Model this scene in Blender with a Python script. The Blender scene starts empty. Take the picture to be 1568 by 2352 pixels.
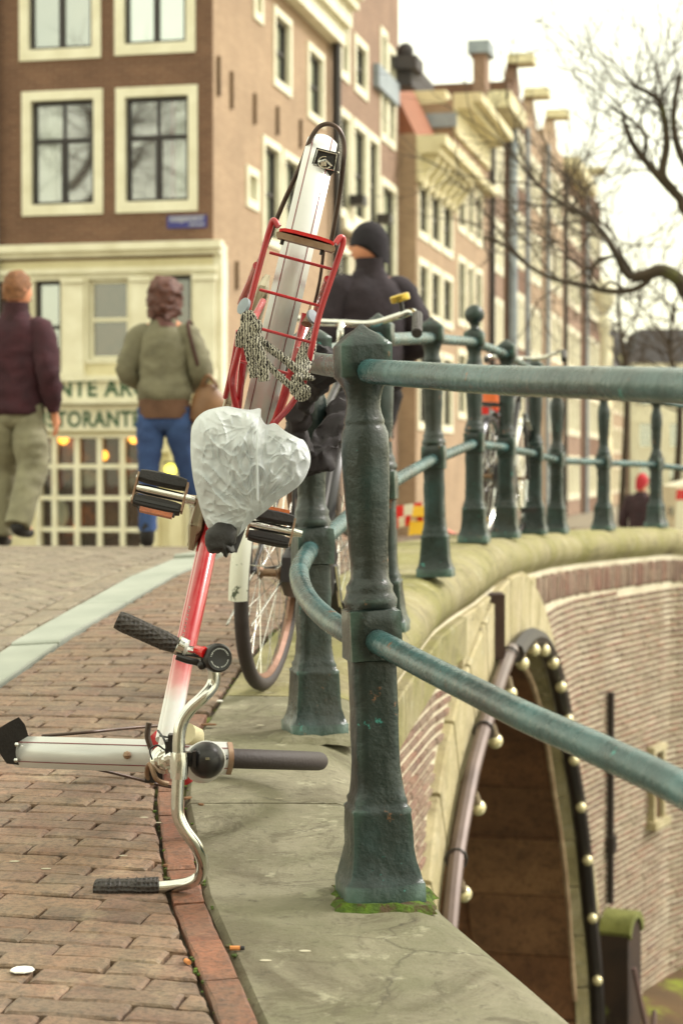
import bpy, bmesh, math, random
from mathutils import Vector, Matrix, noise
rnd = random.Random(7)
V = Vector
sc = bpy.context.scene
# ---------------- camera, light, exposure ----------------
F = 4400.0; CX = 784.0; CY = 1176.0; HY = 1080.0
PITCH = math.atan((CY - HY) / F)
cam_d = bpy.data.cameras.new('camera'); cam = bpy.data.objects.new('camera', cam_d)
sc.collection.objects.link(cam); sc.camera = cam
cam.location = (0, 0, 0); cam.rotation_euler = (math.pi/2 - PITCH, 0, 0)
cam_d.sensor_fit = 'VERTICAL'; cam_d.sensor_height = 24.0; cam_d.lens = 24.0*F/2352.0
cam_d.clip_start = 0.05; cam_d.clip_end = 2000
cam_d.dof.use_dof = True; cam_d.dof.focus_distance = 3.95; cam_d.dof.aperture_fstop = 3.5
world = bpy.data.worlds.new('World'); sc.world = world; world.use_nodes = True
wn = world.node_tree; wn.nodes.clear()
SUN_EL, SUN_AZ = math.radians(42), math.radians(75)      # azimuth measured from +Y towards +X
sky = wn.nodes.new('ShaderNodeTexSky'); sky.sky_type = 'NISHITA'; sky.sun_disc = False
sky.sun_elevation = SUN_EL; sky.sun_rotation = SUN_AZ; sky.air_density = 1.0; sky.dust_density = 4.0
b1 = wn.nodes.new('ShaderNodeBackground'); b1.inputs['Strength'].default_value = 0.05
b2 = wn.nodes.new('ShaderNodeBackground'); b2.inputs['Color'].default_value = (1.0, 0.965, 0.66, 1); b2.inputs['Strength'].default_value = 0.86
ad = wn.nodes.new('ShaderNodeAddShader'); wo = wn.nodes.new('ShaderNodeOutputWorld')
wn.links.new(sky.outputs[0], b1.inputs['Color']); wn.links.new(b1.outputs[0], ad.inputs[0]); wn.links.new(b2.outputs[0], ad.inputs[1])
wn.links.new(ad.outputs[0], wo.inputs['Surface'])
sd = bpy.data.lights.new('sun', 'SUN'); sd.energy = 1.5; sd.angle = math.radians(14); sd.color = (1, 0.975, 0.96)
sun = bpy.data.objects.new('sun', sd); sc.collection.objects.link(sun)
sdir = V((math.sin(SUN_AZ)*math.cos(SUN_EL), math.cos(SUN_AZ)*math.cos(SUN_EL), math.sin(SUN_EL)))
sun.rotation_euler = sdir.to_track_quat('Z', 'Y').to_euler()
sc.view_settings.view_transform = 'Standard'; sc.view_settings.look = 'None'
sc.view_settings.exposure = 0.9; sc.view_settings.gamma = 1.0; sc.view_settings.use_curve_mapping = False
# ---------------- geometry helpers ----------------
def W(x, y, Z):
    "point at depth Z seen at photo position x, y"
    a = (x - CX)/F; b = (CY - y)/F
    d = V((a, math.cos(PITCH) + b*math.sin(PITCH), -math.sin(PITCH) + b*math.cos(PITCH)))
    return d*(Z/d.y)
def onplane(x, y, p0, n):
    d = W(x, y, 1.0)
    return d*(p0.dot(n)/d.dot(n))
def lerp(a, b, t): return a + (b-a)*t
def interp(tab, x):
    if x <= tab[0][0]: return tab[0][1]
    for (a, fa), (b, fb) in zip(tab, tab[1:]):
        if x <= b: return fa + (fb-fa)*(x-a)/(b-a)
    return tab[-1][1]
def catmull(pts, k=6, closed=False):
    pts = [V(p) for p in pts]; n = len(pts); out = []
    rng = range(n if closed else n-1)
    for i in rng:
        if closed: p0, p1, p2, p3 = pts[i-1], pts[i], pts[(i+1) % n], pts[(i+2) % n]
        else: p0, p1, p2, p3 = pts[max(i-1, 0)], pts[i], pts[i+1], pts[min(i+2, n-1)]
        for j in range(k):
            t = j/k
            out.append(0.5*((2*p1) + (p2-p0)*t + (2*p0-5*p1+4*p2-p3)*t*t + (3*p1-p0-3*p2+p3)*t**3))
    if not closed: out.append(pts[-1])
    return out
class MB:
    def __init__(s): s.v = []; s.f = []
    def add(s, vs, fs):
        o = len(s.v); s.v += [V(p) for p in vs]; s.f += [tuple(i+o for i in f) for f in fs]; return s
    def box(s, c, size, R=None, taper=1.0):
        hx, hy, hz = size[0]/2, size[1]/2, size[2]/2; c = V(c); vs = []
        for z in (-1, 1):
            k = taper if z > 0 else 1
            for x, y in ((-1,-1),(1,-1),(1,1),(-1,1)):
                p = V((x*hx*k, y*hy*k, z*hz)); vs.append(c + (R @ p if R else p))
        return s.add(vs, [(3,2,1,0),(4,5,6,7),(0,1,5,4),(1,2,6,5),(2,3,7,6),(3,0,4,7)])
    def obox(s, o, ax, ay, az):
        "box from corner o with three edge vectors"
        o = V(o); vs = [o, o+ax, o+ax+ay, o+ay, o+az, o+ax+az, o+ax+ay+az, o+ay+az]
        fl = [(3,2,1,0),(4,5,6,7),(0,1,5,4),(1,2,6,5),(2,3,7,6),(3,0,4,7)]
        if ax.cross(ay).dot(az) < 0: fl = [f[::-1] for f in fl]
        return s.add(vs, fl)
    def quad(s, a, b, c, d): return s.add([a, b, c, d], [(0,1,2,3)])
    def tube(s, pts, r, n=10, cap=True, closed=False, flat=None):
        pts = [V(p) for p in pts]; m = len(pts)
        rs = r if isinstance(r, (list, tuple)) else [r]*m
        T = []
        for i in range(m):
            a = pts[i-1] if (i > 0 or closed) else pts[0]; b = pts[(i+1) % m] if (i < m-1 or closed) else pts[-1]
            d = b - a; T.append(d.normalized() if d.length > 1e-9 else V((0,0,1)))
        up = V((0,0,1)) if abs(T[0].z) < .9 else V((1,0,0))
        if flat: up = V(flat[0])
        N = (up - T[0]*up.dot(T[0])).normalized(); vs = []
        for i in range(m):
            if i: N = (N - T[i]*N.dot(T[i])).normalized()
            B = T[i].cross(N); fx = flat[1] if flat else 1.0
            for j in range(n):
                a = 2*math.pi*j/n; vs.append(pts[i] + (N*math.cos(a)*fx + B*math.sin(a))*rs[i])
        fs = []
        for i in range(m if closed else m-1):
            k = (i+1) % m
            for j in range(n):
                l = (j+1) % n; fs.append((i*n+j, i*n+l, k*n+l, k*n+j))
        if cap and not closed:
            fs.append(tuple(range(n))[::-1]); fs.append(tuple((m-1)*n+j for j in range(n)))
        return s.add(vs, fs)
    def rings(s, rings, cap=True):
        n = len(rings[0]); vs = [p for r in rings for p in r]; fs = []
        for i in range(len(rings)-1):
            for j in range(n):
                l = (j+1) % n; fs.append((i*n+j, i*n+l, (i+1)*n+l, (i+1)*n+j))
        if cap: fs.append(tuple(range(n))[::-1]); fs.append(tuple((len(rings)-1)*n+j for j in range(n)))
        return s.add(vs, fs)
    def lathe(s, prof, c, axis=V((0,0,1)), n=20):
        axis = V(axis).normalized(); up = V((0,0,1)) if abs(axis.z) < .9 else V((1,0,0))
        A = (up-axis*up.dot(axis)).normalized(); B = axis.cross(A); c = V(c)
        return s.rings([[c+axis*z+(A*math.cos(2*math.pi*j/n)+B*math.sin(2*math.pi*j/n))*max(r, 1e-4) for j in range(n)] for r, z in prof])
    def ball(s, c, r, n=12, sq=(1,1,1)):
        c = V(c); rg = []
        for i in range(n//2+1):
            a = -math.pi/2 + math.pi*i/(n//2); cr = max(math.cos(a), .01)
            rg.append([c+V((math.cos(2*math.pi*j/n)*cr*r*sq[0], math.sin(2*math.pi*j/n)*cr*r*sq[1], math.sin(a)*r*sq[2])) for j in range(n)])
        return s.rings(rg)
    def prism(s, poly, depth):
        poly = [V(p) for p in poly]; d = V(depth); n = len(poly)
        return s.add(poly+[p+d for p in poly], [tuple(range(n))[::-1], tuple(range(n, 2*n))] + [(i, (i+1) % n, (i+1) % n+n, i+n) for i in range(n)])
    def mesh(s, name, mat, smooth=True, ang=35):
        me = bpy.data.meshes.new(name); me.from_pydata([tuple(p) for p in s.v], [], s.f); me.update()
        if mat: me.materials.append(mat)
        boxuv(me)
        if smooth:
            me.polygons.foreach_set('use_smooth', [True]*len(me.polygons)); me.set_sharp_from_angle(angle=math.radians(ang))
        return me
    def build(s, name, mat, parent=None, smooth=True, ang=35, **kw):
        o = bpy.data.objects.new(name, s.mesh(name, mat, smooth, ang)); sc.collection.objects.link(o)
        if parent: o.parent = parent; o.matrix_parent_inverse = Matrix.Translation(-parent.location)
        tag(o, **kw); return o
def boxuv(me):
    uvl = me.uv_layers.new(name='UVMap'); vs = me.vertices; dat = [0.0]*(2*len(me.loops))
    for p in me.polygons:
        n = p.normal
        if abs(n.z) > .7:
            for li in p.loop_indices:
                c = vs[me.loops[li].vertex_index].co; dat[2*li] = c.x; dat[2*li+1] = c.y
        else:
            t = V((-n.y, n.x, 0)).normalized()
            for li in p.loop_indices:
                c = vs[me.loops[li].vertex_index].co; dat[2*li] = c.dot(t); dat[2*li+1] = c.z
    uvl.data.foreach_set('uv', dat)
def tag(o, label=None, cat=None, group=None, kind=None):
    if label: o['label'] = label
    if cat: o['category'] = cat
    if group: o['group'] = group
    if kind: o['kind'] = kind
def thing(name, label, cat, loc=(0,0,0), group=None):
    o = bpy.data.objects.new(name, None); o.empty_display_size = .1; sc.collection.objects.link(o); o.location = loc
    tag(o, label, cat, group); return o
def link(me, name, parent=None, loc=None, R=None, scale=None, **kw):
    o = bpy.data.objects.new(name, me); sc.collection.objects.link(o)
    m = (R.to_4x4() if R else Matrix.Identity(4))
    if scale: m = m @ Matrix.Diagonal((*scale, 1))
    if loc is not None: m = Matrix.Translation(loc) @ m
    if parent: o.parent = parent; o.matrix_parent_inverse = Matrix.Translation(-parent.location)
    o.matrix_basis = m
    tag(o, **kw); return o
def copy_tree(o, parent=None, **kw):
    c = o.copy(); sc.collection.objects.link(c); c.parent = parent
    if parent: c.matrix_parent_inverse = o.matrix_parent_inverse.copy()
    tag(c, **kw)
    for ch in list(o.children): copy_tree(ch, c)
    return c
def displace(mb, amp, scale, seed=0, fine=0, fs=1):
    out = []
    for p in mb.v:
        q = p*scale + V((seed, seed*1.7, -seed))
        d = noise.noise_vector(q)*amp
        if fine: d += noise.noise_vector(p*fs + V((seed*3, 0, 0)))*fine
        out.append(p + d)
    mb.v = out; return mb
# ---------------- materials ----------------
def lin(c):
    def g(u):
        u /= 255.0
        return u/12.92 if u <= .04045 else ((u+.055)/1.055)**2.4
    return (g(c[0]), g(c[1]), g(c[2]), 1)
class NT:
    def __init__(s, name):
        s.m = bpy.data.materials.new(name); s.m.use_nodes = True; s.t = s.m.node_tree
        s.b = s.t.nodes['Principled BSDF']; s.out = s.t.nodes['Material Output']
        s.co = s.n('ShaderNodeTexCoord')
    def n(s, ty, **kw):
        nd = s.t.nodes.new(ty)
        for k, v in kw.items():
            if k.startswith('_'): setattr(nd, k[1:], v)
            else: nd.inputs[k.replace('__', ' ')].default_value = v
        return nd
    def l(s, a, b): s.t.links.new(a, b)
    def noise(s, scale, detail=4, rough=.55, vec=None, **kw):
        nd = s.n('ShaderNodeTexNoise'); nd.inputs['Scale'].default_value = scale; nd.inputs['Detail'].default_value = detail
        nd.inputs['Roughness'].default_value = rough; s.l(vec or s.co.outputs['Object'], nd.inputs['Vector']); return nd
    def ramp(s, fac, stops, interp='LINEAR'):
        r = s.n('ShaderNodeValToRGB'); r.color_ramp.interpolation = interp; e = r.color_ramp.elements
        while len(e) < len(stops): e.new(.5)
        for i, (p, c) in enumerate(stops): e[i].position = p; e[i].color = c if len(c) == 4 else (*c, 1)
        s.l(fac, r.inputs[0]); return r
    def mix(s, fac, a, b, mode='MIX'):
        m = s.n('ShaderNodeMix'); m.data_type = 'RGBA'; m.blend_type = mode
        for val, i in ((fac, 0), (a, 6), (b, 7)):
            if hasattr(val, 'is_linked') or isinstance(val, bpy.types.NodeSocket): s.l(val, m.inputs[i])
            else: m.inputs[i].default_value = val
        return m.outputs[2]
    def bump(s, h, strength, dist=.01):
        b = s.n('ShaderNodeBump'); b.inputs['Strength'].default_value = strength; b.inputs['Distance'].default_value = dist
        s.l(h, b.inputs['Height'])
        if s.b.inputs['Normal'].is_linked: s.l(s.b.inputs['Normal'].links[0].from_socket, b.inputs['Normal'])
        s.l(b.outputs[0], s.b.inputs['Normal'])
def gray(v): return (v, v, v, 1)
def simple(name, c1, c2=None, scale=8, rough=.6, metal=0, bs=0, bsc=40, bd=.005, spot=None, spotc=None, spotsc=6, spotth=(.62,.68), coat=0, rvar=0):
    t = NT(name); c2 = c2 or tuple(x*.8 for x in c1)
    nz = t.noise(scale); col = t.ramp(nz.outputs[0], [(.3, lin(c1)), (.7, lin(c2))]).outputs[0]
    if spotc:
        n2 = t.noise(spotsc, 6, .65); m = t.ramp(n2.outputs[0], [(spotth[0], gray(0)), (spotth[1], gray(1))]).outputs[0]
        col = t.mix(m, col, lin(spotc))
    t.l(col, t.b.inputs['Base Color']); t.b.inputs['Roughness'].default_value = rough; t.b.inputs['Metallic'].default_value = metal
    if coat: t.b.inputs['Coat Weight'].default_value = coat; t.b.inputs['Coat Roughness'].default_value = .15
    if rvar:
        n4 = t.noise(scale*3); t.l(t.ramp(n4.outputs[0], [(.3, gray(max(rough-rvar, .05))), (.7, gray(min(rough+rvar, 1)))]).outputs[0], t.b.inputs['Roughness'])
    if bs: t.bump(t.noise(bsc, 5).outputs[0], bs, bd)
    return t.m
def islandcol(t, stops):
    g = t.n('ShaderNodeNewGeometry'); oi = t.n('ShaderNodeObjectInfo'); a = t.n('ShaderNodeMath', _operation='ADD')
    t.l(g.outputs['Random Per Island'], a.inputs[0]); t.l(oi.outputs['Random'], a.inputs[1])
    fr = t.n('ShaderNodeMath', _operation='FRACT'); t.l(a.outputs[0], fr.inputs[0])
    return t.ramp(fr.outputs[0], stops).outputs[0], fr.outputs[0]
def brickpiece(name, cols, stain, rough=.85, moss=None, sc1=9, bump=.5):
    t = NT(name); k = len(cols)
    col, fr = islandcol(t, [(i/(k-1), lin(c)) for i, c in enumerate(cols)])
    gp = t.n('ShaderNodeNewGeometry').outputs['Position']
    n1 = t.noise(sc1, 6, .6, gp); m1 = t.ramp(n1.outputs[0], [(.35, gray(0)), (.75, gray(.8))]).outputs[0]
    col = t.mix(m1, col, lin(stain))
    n5 = t.noise(17, 8, .75, gp); col = t.mix(t.ramp(n5.outputs[0], [(.5, gray(0)), (.62, gray(.45))]).outputs[0], col, lin(tuple(int(q*.55) for q in stain)))
    n7 = t.noise(6, 7, .75, gp); col = t.mix(t.ramp(n7.outputs[0], [(.55, gray(0)), (.68, gray(.4))]).outputs[0], col, lin(tuple(min(int(q*1.4), 255) for q in stain)))
    n2 = t.noise(90, 4, .7, gp); col = t.mix(t.ramp(n2.outputs[0], [(.45, gray(0)), (.66, gray(.5))]).outputs[0], col, gray(.02))
    if moss:
        n3 = t.noise(3.5, 5, .6, gp); col = t.mix(t.ramp(n3.outputs[0], [(.55, gray(0)), (.75, gray(.7))]).outputs[0], col, lin(moss))
    t.l(col, t.b.inputs['Base Color']); t.b.inputs['Roughness'].default_value = rough
    t.bump(n2.outputs[0], bump, .004); t.bump(t.noise(25, 4, .6, gp).outputs[0], bump, .008)
    return t.m
M = {}
M['paver'] = brickpiece('paver_brick', [(136,102,84),(116,90,76),(146,114,92),(128,98,82),(108,84,72),(140,110,88)], (130,116,96), rough=.62, bump=.8)
M['paver_border'] = brickpiece('border_brick', [(138,84,60),(124,76,56),(144,94,70)], (106,88,72), rough=.62, bump=.8)
M['road_brick'] = brickpiece('road_brick', [(138,122,104),(128,112,98),(146,132,112)], (134,126,108), rough=.55)
M['wall_brick'] = brickpiece('wall_brick', [(122,86,74),(140,100,86),(108,80,70),(134,108,92),(116,92,78),(138,94,76)], (150,134,114), sc1=4)
M['mortar'] = simple('pale_mortar', (214,206,184), (184,174,150), 3, .95, bs=.5, bsc=60)
M['sand'] = simple('dirty_joint_sand', (62,50,36), (40,34,24), 20, 1, bs=.6, bsc=80, spotc=(96,104,40), spotsc=5, spotth=(.52,.62))
M['asphalt'] = simple('grey_street', (136,126,108), (118,108,92), 3, .9, bs=.3)
M['kerb'] = simple('kerb_stone', (158,162,152), (140,146,136), 4, .8, bs=.3, bsc=90)
def stone(name, c1, c2, c3, green, wear=1.0):
    t = NT(name); gp = t.n('ShaderNodeNewGeometry').outputs['Position']
    n1 = t.noise(2.6, 9, .68, gp); n1.inputs['Distortion'].default_value = .6; col = t.ramp(n1.outputs[0], [(.32, lin(c1)), (.5, lin(c2)), (.64, lin(c3))]).outputs[0]
    n2 = t.noise(1.7, 8, .72, gp); col = t.mix(t.ramp(n2.outputs[0], [(.42, gray(0)), (.58, gray(.8))]).outputs[0], col, lin(green))
    n6 = t.noise(5.5, 9, .78, gp); n6.inputs['Distortion'].default_value = 1.4; col = t.mix(t.ramp(n6.outputs[0], [(.53, gray(0)), (.60, gray(.6*wear)), (.8, gray(.75*wear))]).outputs[0], col, lin((86,78,58)))
    n3 = t.noise(26, 8, .8, gp); col = t.mix(t.ramp(n3.outputs[0], [(.56, gray(0)), (.66, gray(.6))]).outputs[0], col, lin((66,58,44)))
    n4 = t.noise(11, 7, .7, gp); col = t.mix(t.ramp(n4.outputs[0], [(.58, gray(0)), (.66, gray(.5))]).outputs[0], col, lin((186,182,156)))
    vo = t.n('ShaderNodeTexVoronoi'); vo.feature = 'DISTANCE_TO_EDGE'; vo.inputs['Scale'].default_value = 1.3; wv = t.mix(.2, gp, t.noise(3, 5, .6, gp).outputs[1]); t.l(wv, vo.inputs['Vector'])
    ck_ = t.mix(1.0, t.ramp(vo.outputs['Distance'], [(.0, gray(.7)), (.005, gray(0))]).outputs[0], t.ramp(t.noise(1.9, 3, .5, gp).outputs[0], [(.5, gray(0)), (.6, gray(1))]).outputs[0], 'MULTIPLY'); col = t.mix(ck_, col, lin((60,50,36)))
    t.l(col, t.b.inputs['Base Color']); t.b.inputs['Roughness'].default_value = .75
    t.bump(n3.outputs[0], .9, .01); t.bump(n6.outputs[0], .7, .014); t.bump(t.noise(120, 3, .6, gp).outputs[0], .4, .003)
    return t.m
M['coping'] = stone('coping_stone', (122,116,96), (142,136,114), (104,96,76), (112,110,82))
M['coping_far'] = stone('mossy_coping_stone', (140,132,100), (160,150,114), (122,112,80), (134,130,72), .6)
M['arch_stone'] = stone('arch_stone', (182,170,136), (200,188,154), (160,146,112), (172,160,118), .4)
M['soffit'] = brickpiece('soffit_stone', [(158,110,74),(132,90,62),(172,128,88),(118,80,56)], (88,58,40), sc1=2.2)
def ironpaint(rail=False):
    t = NT('green_iron_paint' if not rail else 'worn_rail_paint'); gp = t.n('ShaderNodeNewGeometry').outputs['Position']
    n1 = t.noise(6, 6, .6, gp); col = t.ramp(n1.outputs[0], [(.3, lin((21,32,31))), (.55, lin((27,42,41))), (.75, lin((35,60,61)))] if not rail else [(.3, lin((36,58,60))), (.5, lin((52,84,86))), (.7, lin((66,106,110)))]).outputs[0]
    n2 = t.noise(13, 7, .7, gp); col = t.mix(t.ramp(n2.outputs[0], [(.64, gray(0)), (.68, gray(1))]).outputs[0], col, lin((122,84,58)))
    n3 = t.noise(22, 5, .7, gp); col = t.mix(t.ramp(n3.outputs[0], [(.66, gray(0)), (.7, gray(.8))]).outputs[0], col, lin((60,140,134)))
    n5 = t.noise(2.1, 4, .7, gp); col = t.mix(t.ramp(n5.outputs[0], [(.5, gray(0)), (.7, gray(.5))]).outputs[0], col, lin((52,50,42)))
    t.l(col, t.b.inputs['Base Color'])
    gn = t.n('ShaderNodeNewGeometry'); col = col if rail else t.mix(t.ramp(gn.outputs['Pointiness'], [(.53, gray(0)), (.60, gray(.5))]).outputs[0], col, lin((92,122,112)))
    t.l(col, t.b.inputs['Base Color']); 
    n4 = t.noise(9, 5, .6, gp); t.l(t.ramp(n4.outputs[0], [(.3, gray(.16 if rail else .22)), (.7, gray(.36 if rail else .44))]).outputs[0], t.b.inputs['Roughness'])
    t.bump(t.noise(38, 5, .6, gp).outputs[0], .55, .006); t.bump(t.noise(7, 4, .5, gp).outputs[0], .4, .012)
    return t.m
M['iron'] = ironpaint(); M['rail'] = ironpaint(True)
M['chrome'] = simple('chrome', (225,225,220), (200,200,196), 30, .14, 1, bs=.05, bsc=60, rvar=.07, spotc=(120,90,60), spotsc=40, spotth=(.72,.78))
M['silver'] = simple('silver_fender_paint', (206,206,204), (188,190,190), 5, .32, .35, spotc=(110,96,84), spotsc=60, spotth=(.70,.76), coat=.3)
M['red'] = simple('red_enamel', (176,30,40), (150,24,34), 9, .3, coat=.5, spotc=(80,24,24), spotsc=50, spotth=(.68,.74))
M['pinstripe'] = simple('dark_red_line', (130,40,50), None, 5, .4)
M['black_rubber'] = simple('black_rubber', (34,31,32), (24,22,23), 20, .6, bs=.3, bsc=150)
M['black_plastic'] = simple('black_plastic', (30,27,30), (20,18,20), 12, .35, bs=.1)
M['rod'] = simple('worn_black_rod', (62,50,46), (88,70,60), 30, .4, .4)
M['rust_steel'] = simple('rusty_steel', (120,86,62), (160,140,120), 25, .5, .6)
M['amber'] = simple('amber_reflector', (190,96,20), (150,70,16), 60, .25, coat=.6, bs=.4, bsc=200)
M['red_reflector'] = simple('red_reflector', (214,16,22), (180,10,16), 60, .2, coat=.8, bs=.3, bsc=200)
M['chaincase'] = simple('chain_case_plastic', (166,158,134), (142,130,104), 12, .5, spotc=(90,70,54), spotsc=30)
M['white_paint'] = simple('white_joinery_paint', (232,228,206), (214,208,182), 3, .6)
M['cream'] = simple('cream_plaster', (222,214,180), (202,192,154), 2, .8)
M['dark_sash'] = simple('dark_sash', (44,34,34), (34,28,28), 3, .45)
M['iron_black'] = simple('black_ironwork', (46,38,36), (34,28,26), 4, .5)
M['moss'] = simple('moss', (84,110,26), (50,66,22), 45, 1, bs=1, bsc=140, spotc=(70,56,36), spotsc=26, spotth=(.5,.6))
M['skin'] = simple('skin', (214,150,116), (200,134,104), 9, .55)
M['lead'] = simple('lead_sheet', (150,160,168), (126,136,146), 3, .6)
M['tile_roof'] = simple('red_roof_tiles', (146,92,66), (124,76,56), 6, .85, bs=.6, bsc=12)
M['slate'] = simple('dark_slate', (76,72,74), (58,54,56), 5, .8)
def brickwall(name, c1, c2, mort, scale=1.0):
    t = NT(name); uv = t.co.outputs['UV']
    b = t.n('ShaderNodeTexBrick'); t.l(uv, b.inputs['Vector']); b.offset = .5
    b.inputs['Scale'].default_value = 1.0; b.inputs['Brick Width'].default_value = .21*scale; b.inputs['Row Height'].default_value = .062*scale
    b.inputs['Mortar Size'].default_value = .006*scale; b.inputs['Mortar Smooth'].default_value = .3
    b.inputs['Color1'].default_value = lin(c1); b.inputs['Color2'].default_value = lin(c2); b.inputs['Mortar'].default_value = lin(mort); b.inputs['Bias'].default_value = 0
    n = t.noise(1.1, 6, .6, uv); col = t.mix(t.ramp(n.outputs[0], [(.35, gray(.0)), (.7, gray(.55))]).outputs[0], b.outputs['Color'], lin(tuple(int(x*.78) for x in c1)))
    t.l(col, t.b.inputs['Base Color']); t.b.inputs['Roughness'].default_value = .9
    t.bump(b.outputs['Fac'], -.3, .01)
    return t.m
M['brick_brown'] = brickwall('brown_brickwork', (120,88,70), (104,75,60), (136,114,94))
M['brick_tan'] = brickwall('tan_brickwork', (168,142,116), (154,128,104), (172,154,130))
M['brick_red'] = brickwall('red_brickwork', (146,118,100), (132,104,88), (160,140,122))
M['brick_pale'] = brickwall('pale_brickwork', (176,152,126), (154,128,104), (176,156,132))
def glass(name, tint, refl=.35, rough=.05):
    t = NT(name); n = t.noise(1.6, 5, .6)
    col = t.ramp(n.outputs[0], [(.35, lin(tint)), (.7, lin(tuple(x*.5 for x in tint)))]).outputs[0]
    t.l(col, t.b.inputs['Base Color']); t.b.inputs['Roughness'].default_value = .35
    g = t.n('ShaderNodeBsdfGlossy'); g.inputs['Roughness'].default_value = rough; g.inputs['Color'].default_value = (.9,.96,.93,1)
    mx = t.n('ShaderNodeMixShader'); fz_ = t.n('ShaderNodeFresnel'); fz_.inputs[0].default_value = 1.7; am = t.n('ShaderNodeMath', _operation='ADD', _use_clamp=True); am.inputs[1].default_value = refl; t.l(fz_.outputs[0], am.inputs[0]); t.l(am.outputs[0], mx.inputs[0])
    t.l(t.b.outputs[0], mx.inputs[1]); t.l(g.outputs[0], mx.inputs[2]); t.l(mx.outputs[0], t.out.inputs['Surface'])
    return t.m
M['pane_sky'] = glass('window_glass_pale', (120,128,116), .5, .015)
M['pane_dark'] = glass('window_glass_dark', (84,62,48), .08)
M['pane_mid'] = glass('window_glass_mid', (96,88,74), .32, .015)
M['pane_clear'] = None
def clearglass(rf=.3):
    t = NT('clear_glass'); tr = t.n('ShaderNodeBsdfTransparent'); tr.inputs[0].default_value = (.92,.93,.9,1)
    g = t.n('ShaderNodeBsdfGlossy'); g.inputs['Roughness'].default_value = .03
    mx = t.n('ShaderNodeMixShader'); mx.inputs[0].default_value = rf
    t.l(tr.outputs[0], mx.inputs[1]); t.l(g.outputs[0], mx.inputs[2]); t.l(mx.outputs[0], t.out.inputs['Surface']); return t.m
M['pane_clear'] = clearglass()
M['pane_shop'] = clearglass(.05)
# ---------------- street axes and ground heights ----------------
AL = math.atan(0.2217); CA, SA = math.cos(AL), math.sin(AL)
U = V((CA, -SA, 0)); VV = V((SA, CA, 0)); UP = V((0,0,1))
CAP_T = [(-8,-1.25),(0,-1.12),(3.67,-.82),(5.12,-.708),(6.63,-.557),(8.13,-.451),(9.68,-.365),(10.6,-.375),(12,-.40),(13.1,-.43),(15.3,-.455),(17,-.6),(20,-1.0),(26,-1.7),(32,-2)]
ROAD_T = [(-8,-1.25),(0,-1.12),(3.67,-.82),(5.12,-.708),(6.63,-.57),(8.13,-.47),(9.5,-.425),(10.6,-.44),(11.3,-.47),(12.2,-.53),(14,-.68),(18,-1.05),(24,-1.6),(30,-2.0),(400,-2.0)]
IN_P = [(-3,6.0),(-1.0,3.2),(.5,1.25),(1.3,.6),(2.2,.12),(3.0,-.125),(3.68,-.263),(4.4,-.36),(5.0,-.397),(6.05,-.308),(7.15,-.169),(8.1,-.03),(9.7,.28),(11,.56),(12.5,.93),(13.5,1.25),(14.2,1.62),(15.3,2.2),(16.6,3.2),(17.6,4.6),(18.6,8.0),(19.2,14),(19.6,40)]
OUT_P = [(-3,7.0),(-1.0,4.0),(.5,1.95),(1.3,1.3),(2.2,.82),(3.0,.438),(3.4,.31),(3.68,.222),(4.4,.10),(5.0,.055),(6.05,.12),(7.0,.27),(8.0,.43),(8.5,.543),(9.0,.675),(10.2,.94),(11.8,1.29),(12.6,1.47),(13.3,1.68),(14.2,2.09),(15.3,2.66),(16.6,3.7),(17.4,5.0),(18.2,8.2),(18.7,14),(19.1,40)]
def xin(Y): return interp(IN_P, Y)
def ground(X, Y):
    d = xin(Y) - X
    c = interp(CAP_T, Y); r = interp(ROAD_T, Y*CA + max(X, -6)*SA*.6)
    k = min(max((d-.15)/1.0, 0), 1); k = k*k*(3-2*k)
    return lerp(c, r, k)
# ================= setting: ground, pavement, road, canal =================
def frange(a, b, st):
    n = max(int(round((b-a)/st)), 1); return [a+(b-a)*i/n for i in range(n+1)]
def kerbx(Y): return -1.08 + .12*(Y-5.9)
def sheet(xl, xr, ys, nx, dz):
    mb = MB(); vs = []; fs = []
    for Y in ys:
        a, b = xl(Y), xr(Y)
        for i in range(nx+1):
            t = i/nx; X = lerp(a, b, t); vs.append((X, Y, ground(X, Y)+dz))
    for j in range(len(ys)-1):
        for i in range(nx): fs.append((j*(nx+1)+i, j*(nx+1)+i+1, (j+1)*(nx+1)+i+1, (j+1)*(nx+1)+i))
    return mb.add(vs, fs)
ysn = frange(-8, 19.0, .25)
pav = sheet(kerbx, lambda Y: xin(Y)+.03, ysn, 14, -.016).build('pavement', M['sand'], kind='structure')
road = sheet(lambda Y: -60, kerbx, ysn, 60, -.016).build('road', M['asphalt'], kind='structure')
far = MB()
vs = []; fs = []
rows = [19.0, 19.4, 20, 21, 23, 26, 30, 40, 70, 120, 260, 700]
for Y in rows:
    xr_ = xin(19.0) if Y <= 19.0 else (40 if Y <= 19.4 else (60 if Y < 21 else 500))
    for i in range(11):
        X = lerp(-60 if Y < 25 else -400, xr_, i/10); vs.append((X, Y, ground(X, Y)-.016))
for j in range(len(rows)-1):
    for i in range(10): fs.append((j*11+i, j*11+i+1, (j+1)*11+i+1, (j+1)*11+i))
far.add(vs, fs).build('quay_street', M['asphalt'], kind='structure')
def watermat():
    t = NT('canal_water'); t.b.inputs['Base Color'].default_value = lin((54,58,44)); t.b.inputs['Roughness'].default_value = .08
    t.bump(t.noise(3, 4).outputs[0], .25, .05); return t.m
mb = MB(); mb.quad((-14,-12,-4.45), (90,-12,-4.45), (90,19.6,-4.45), (-14,19.6,-4.45)); mb.build('canal_water', watermat(), kind='structure')
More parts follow.
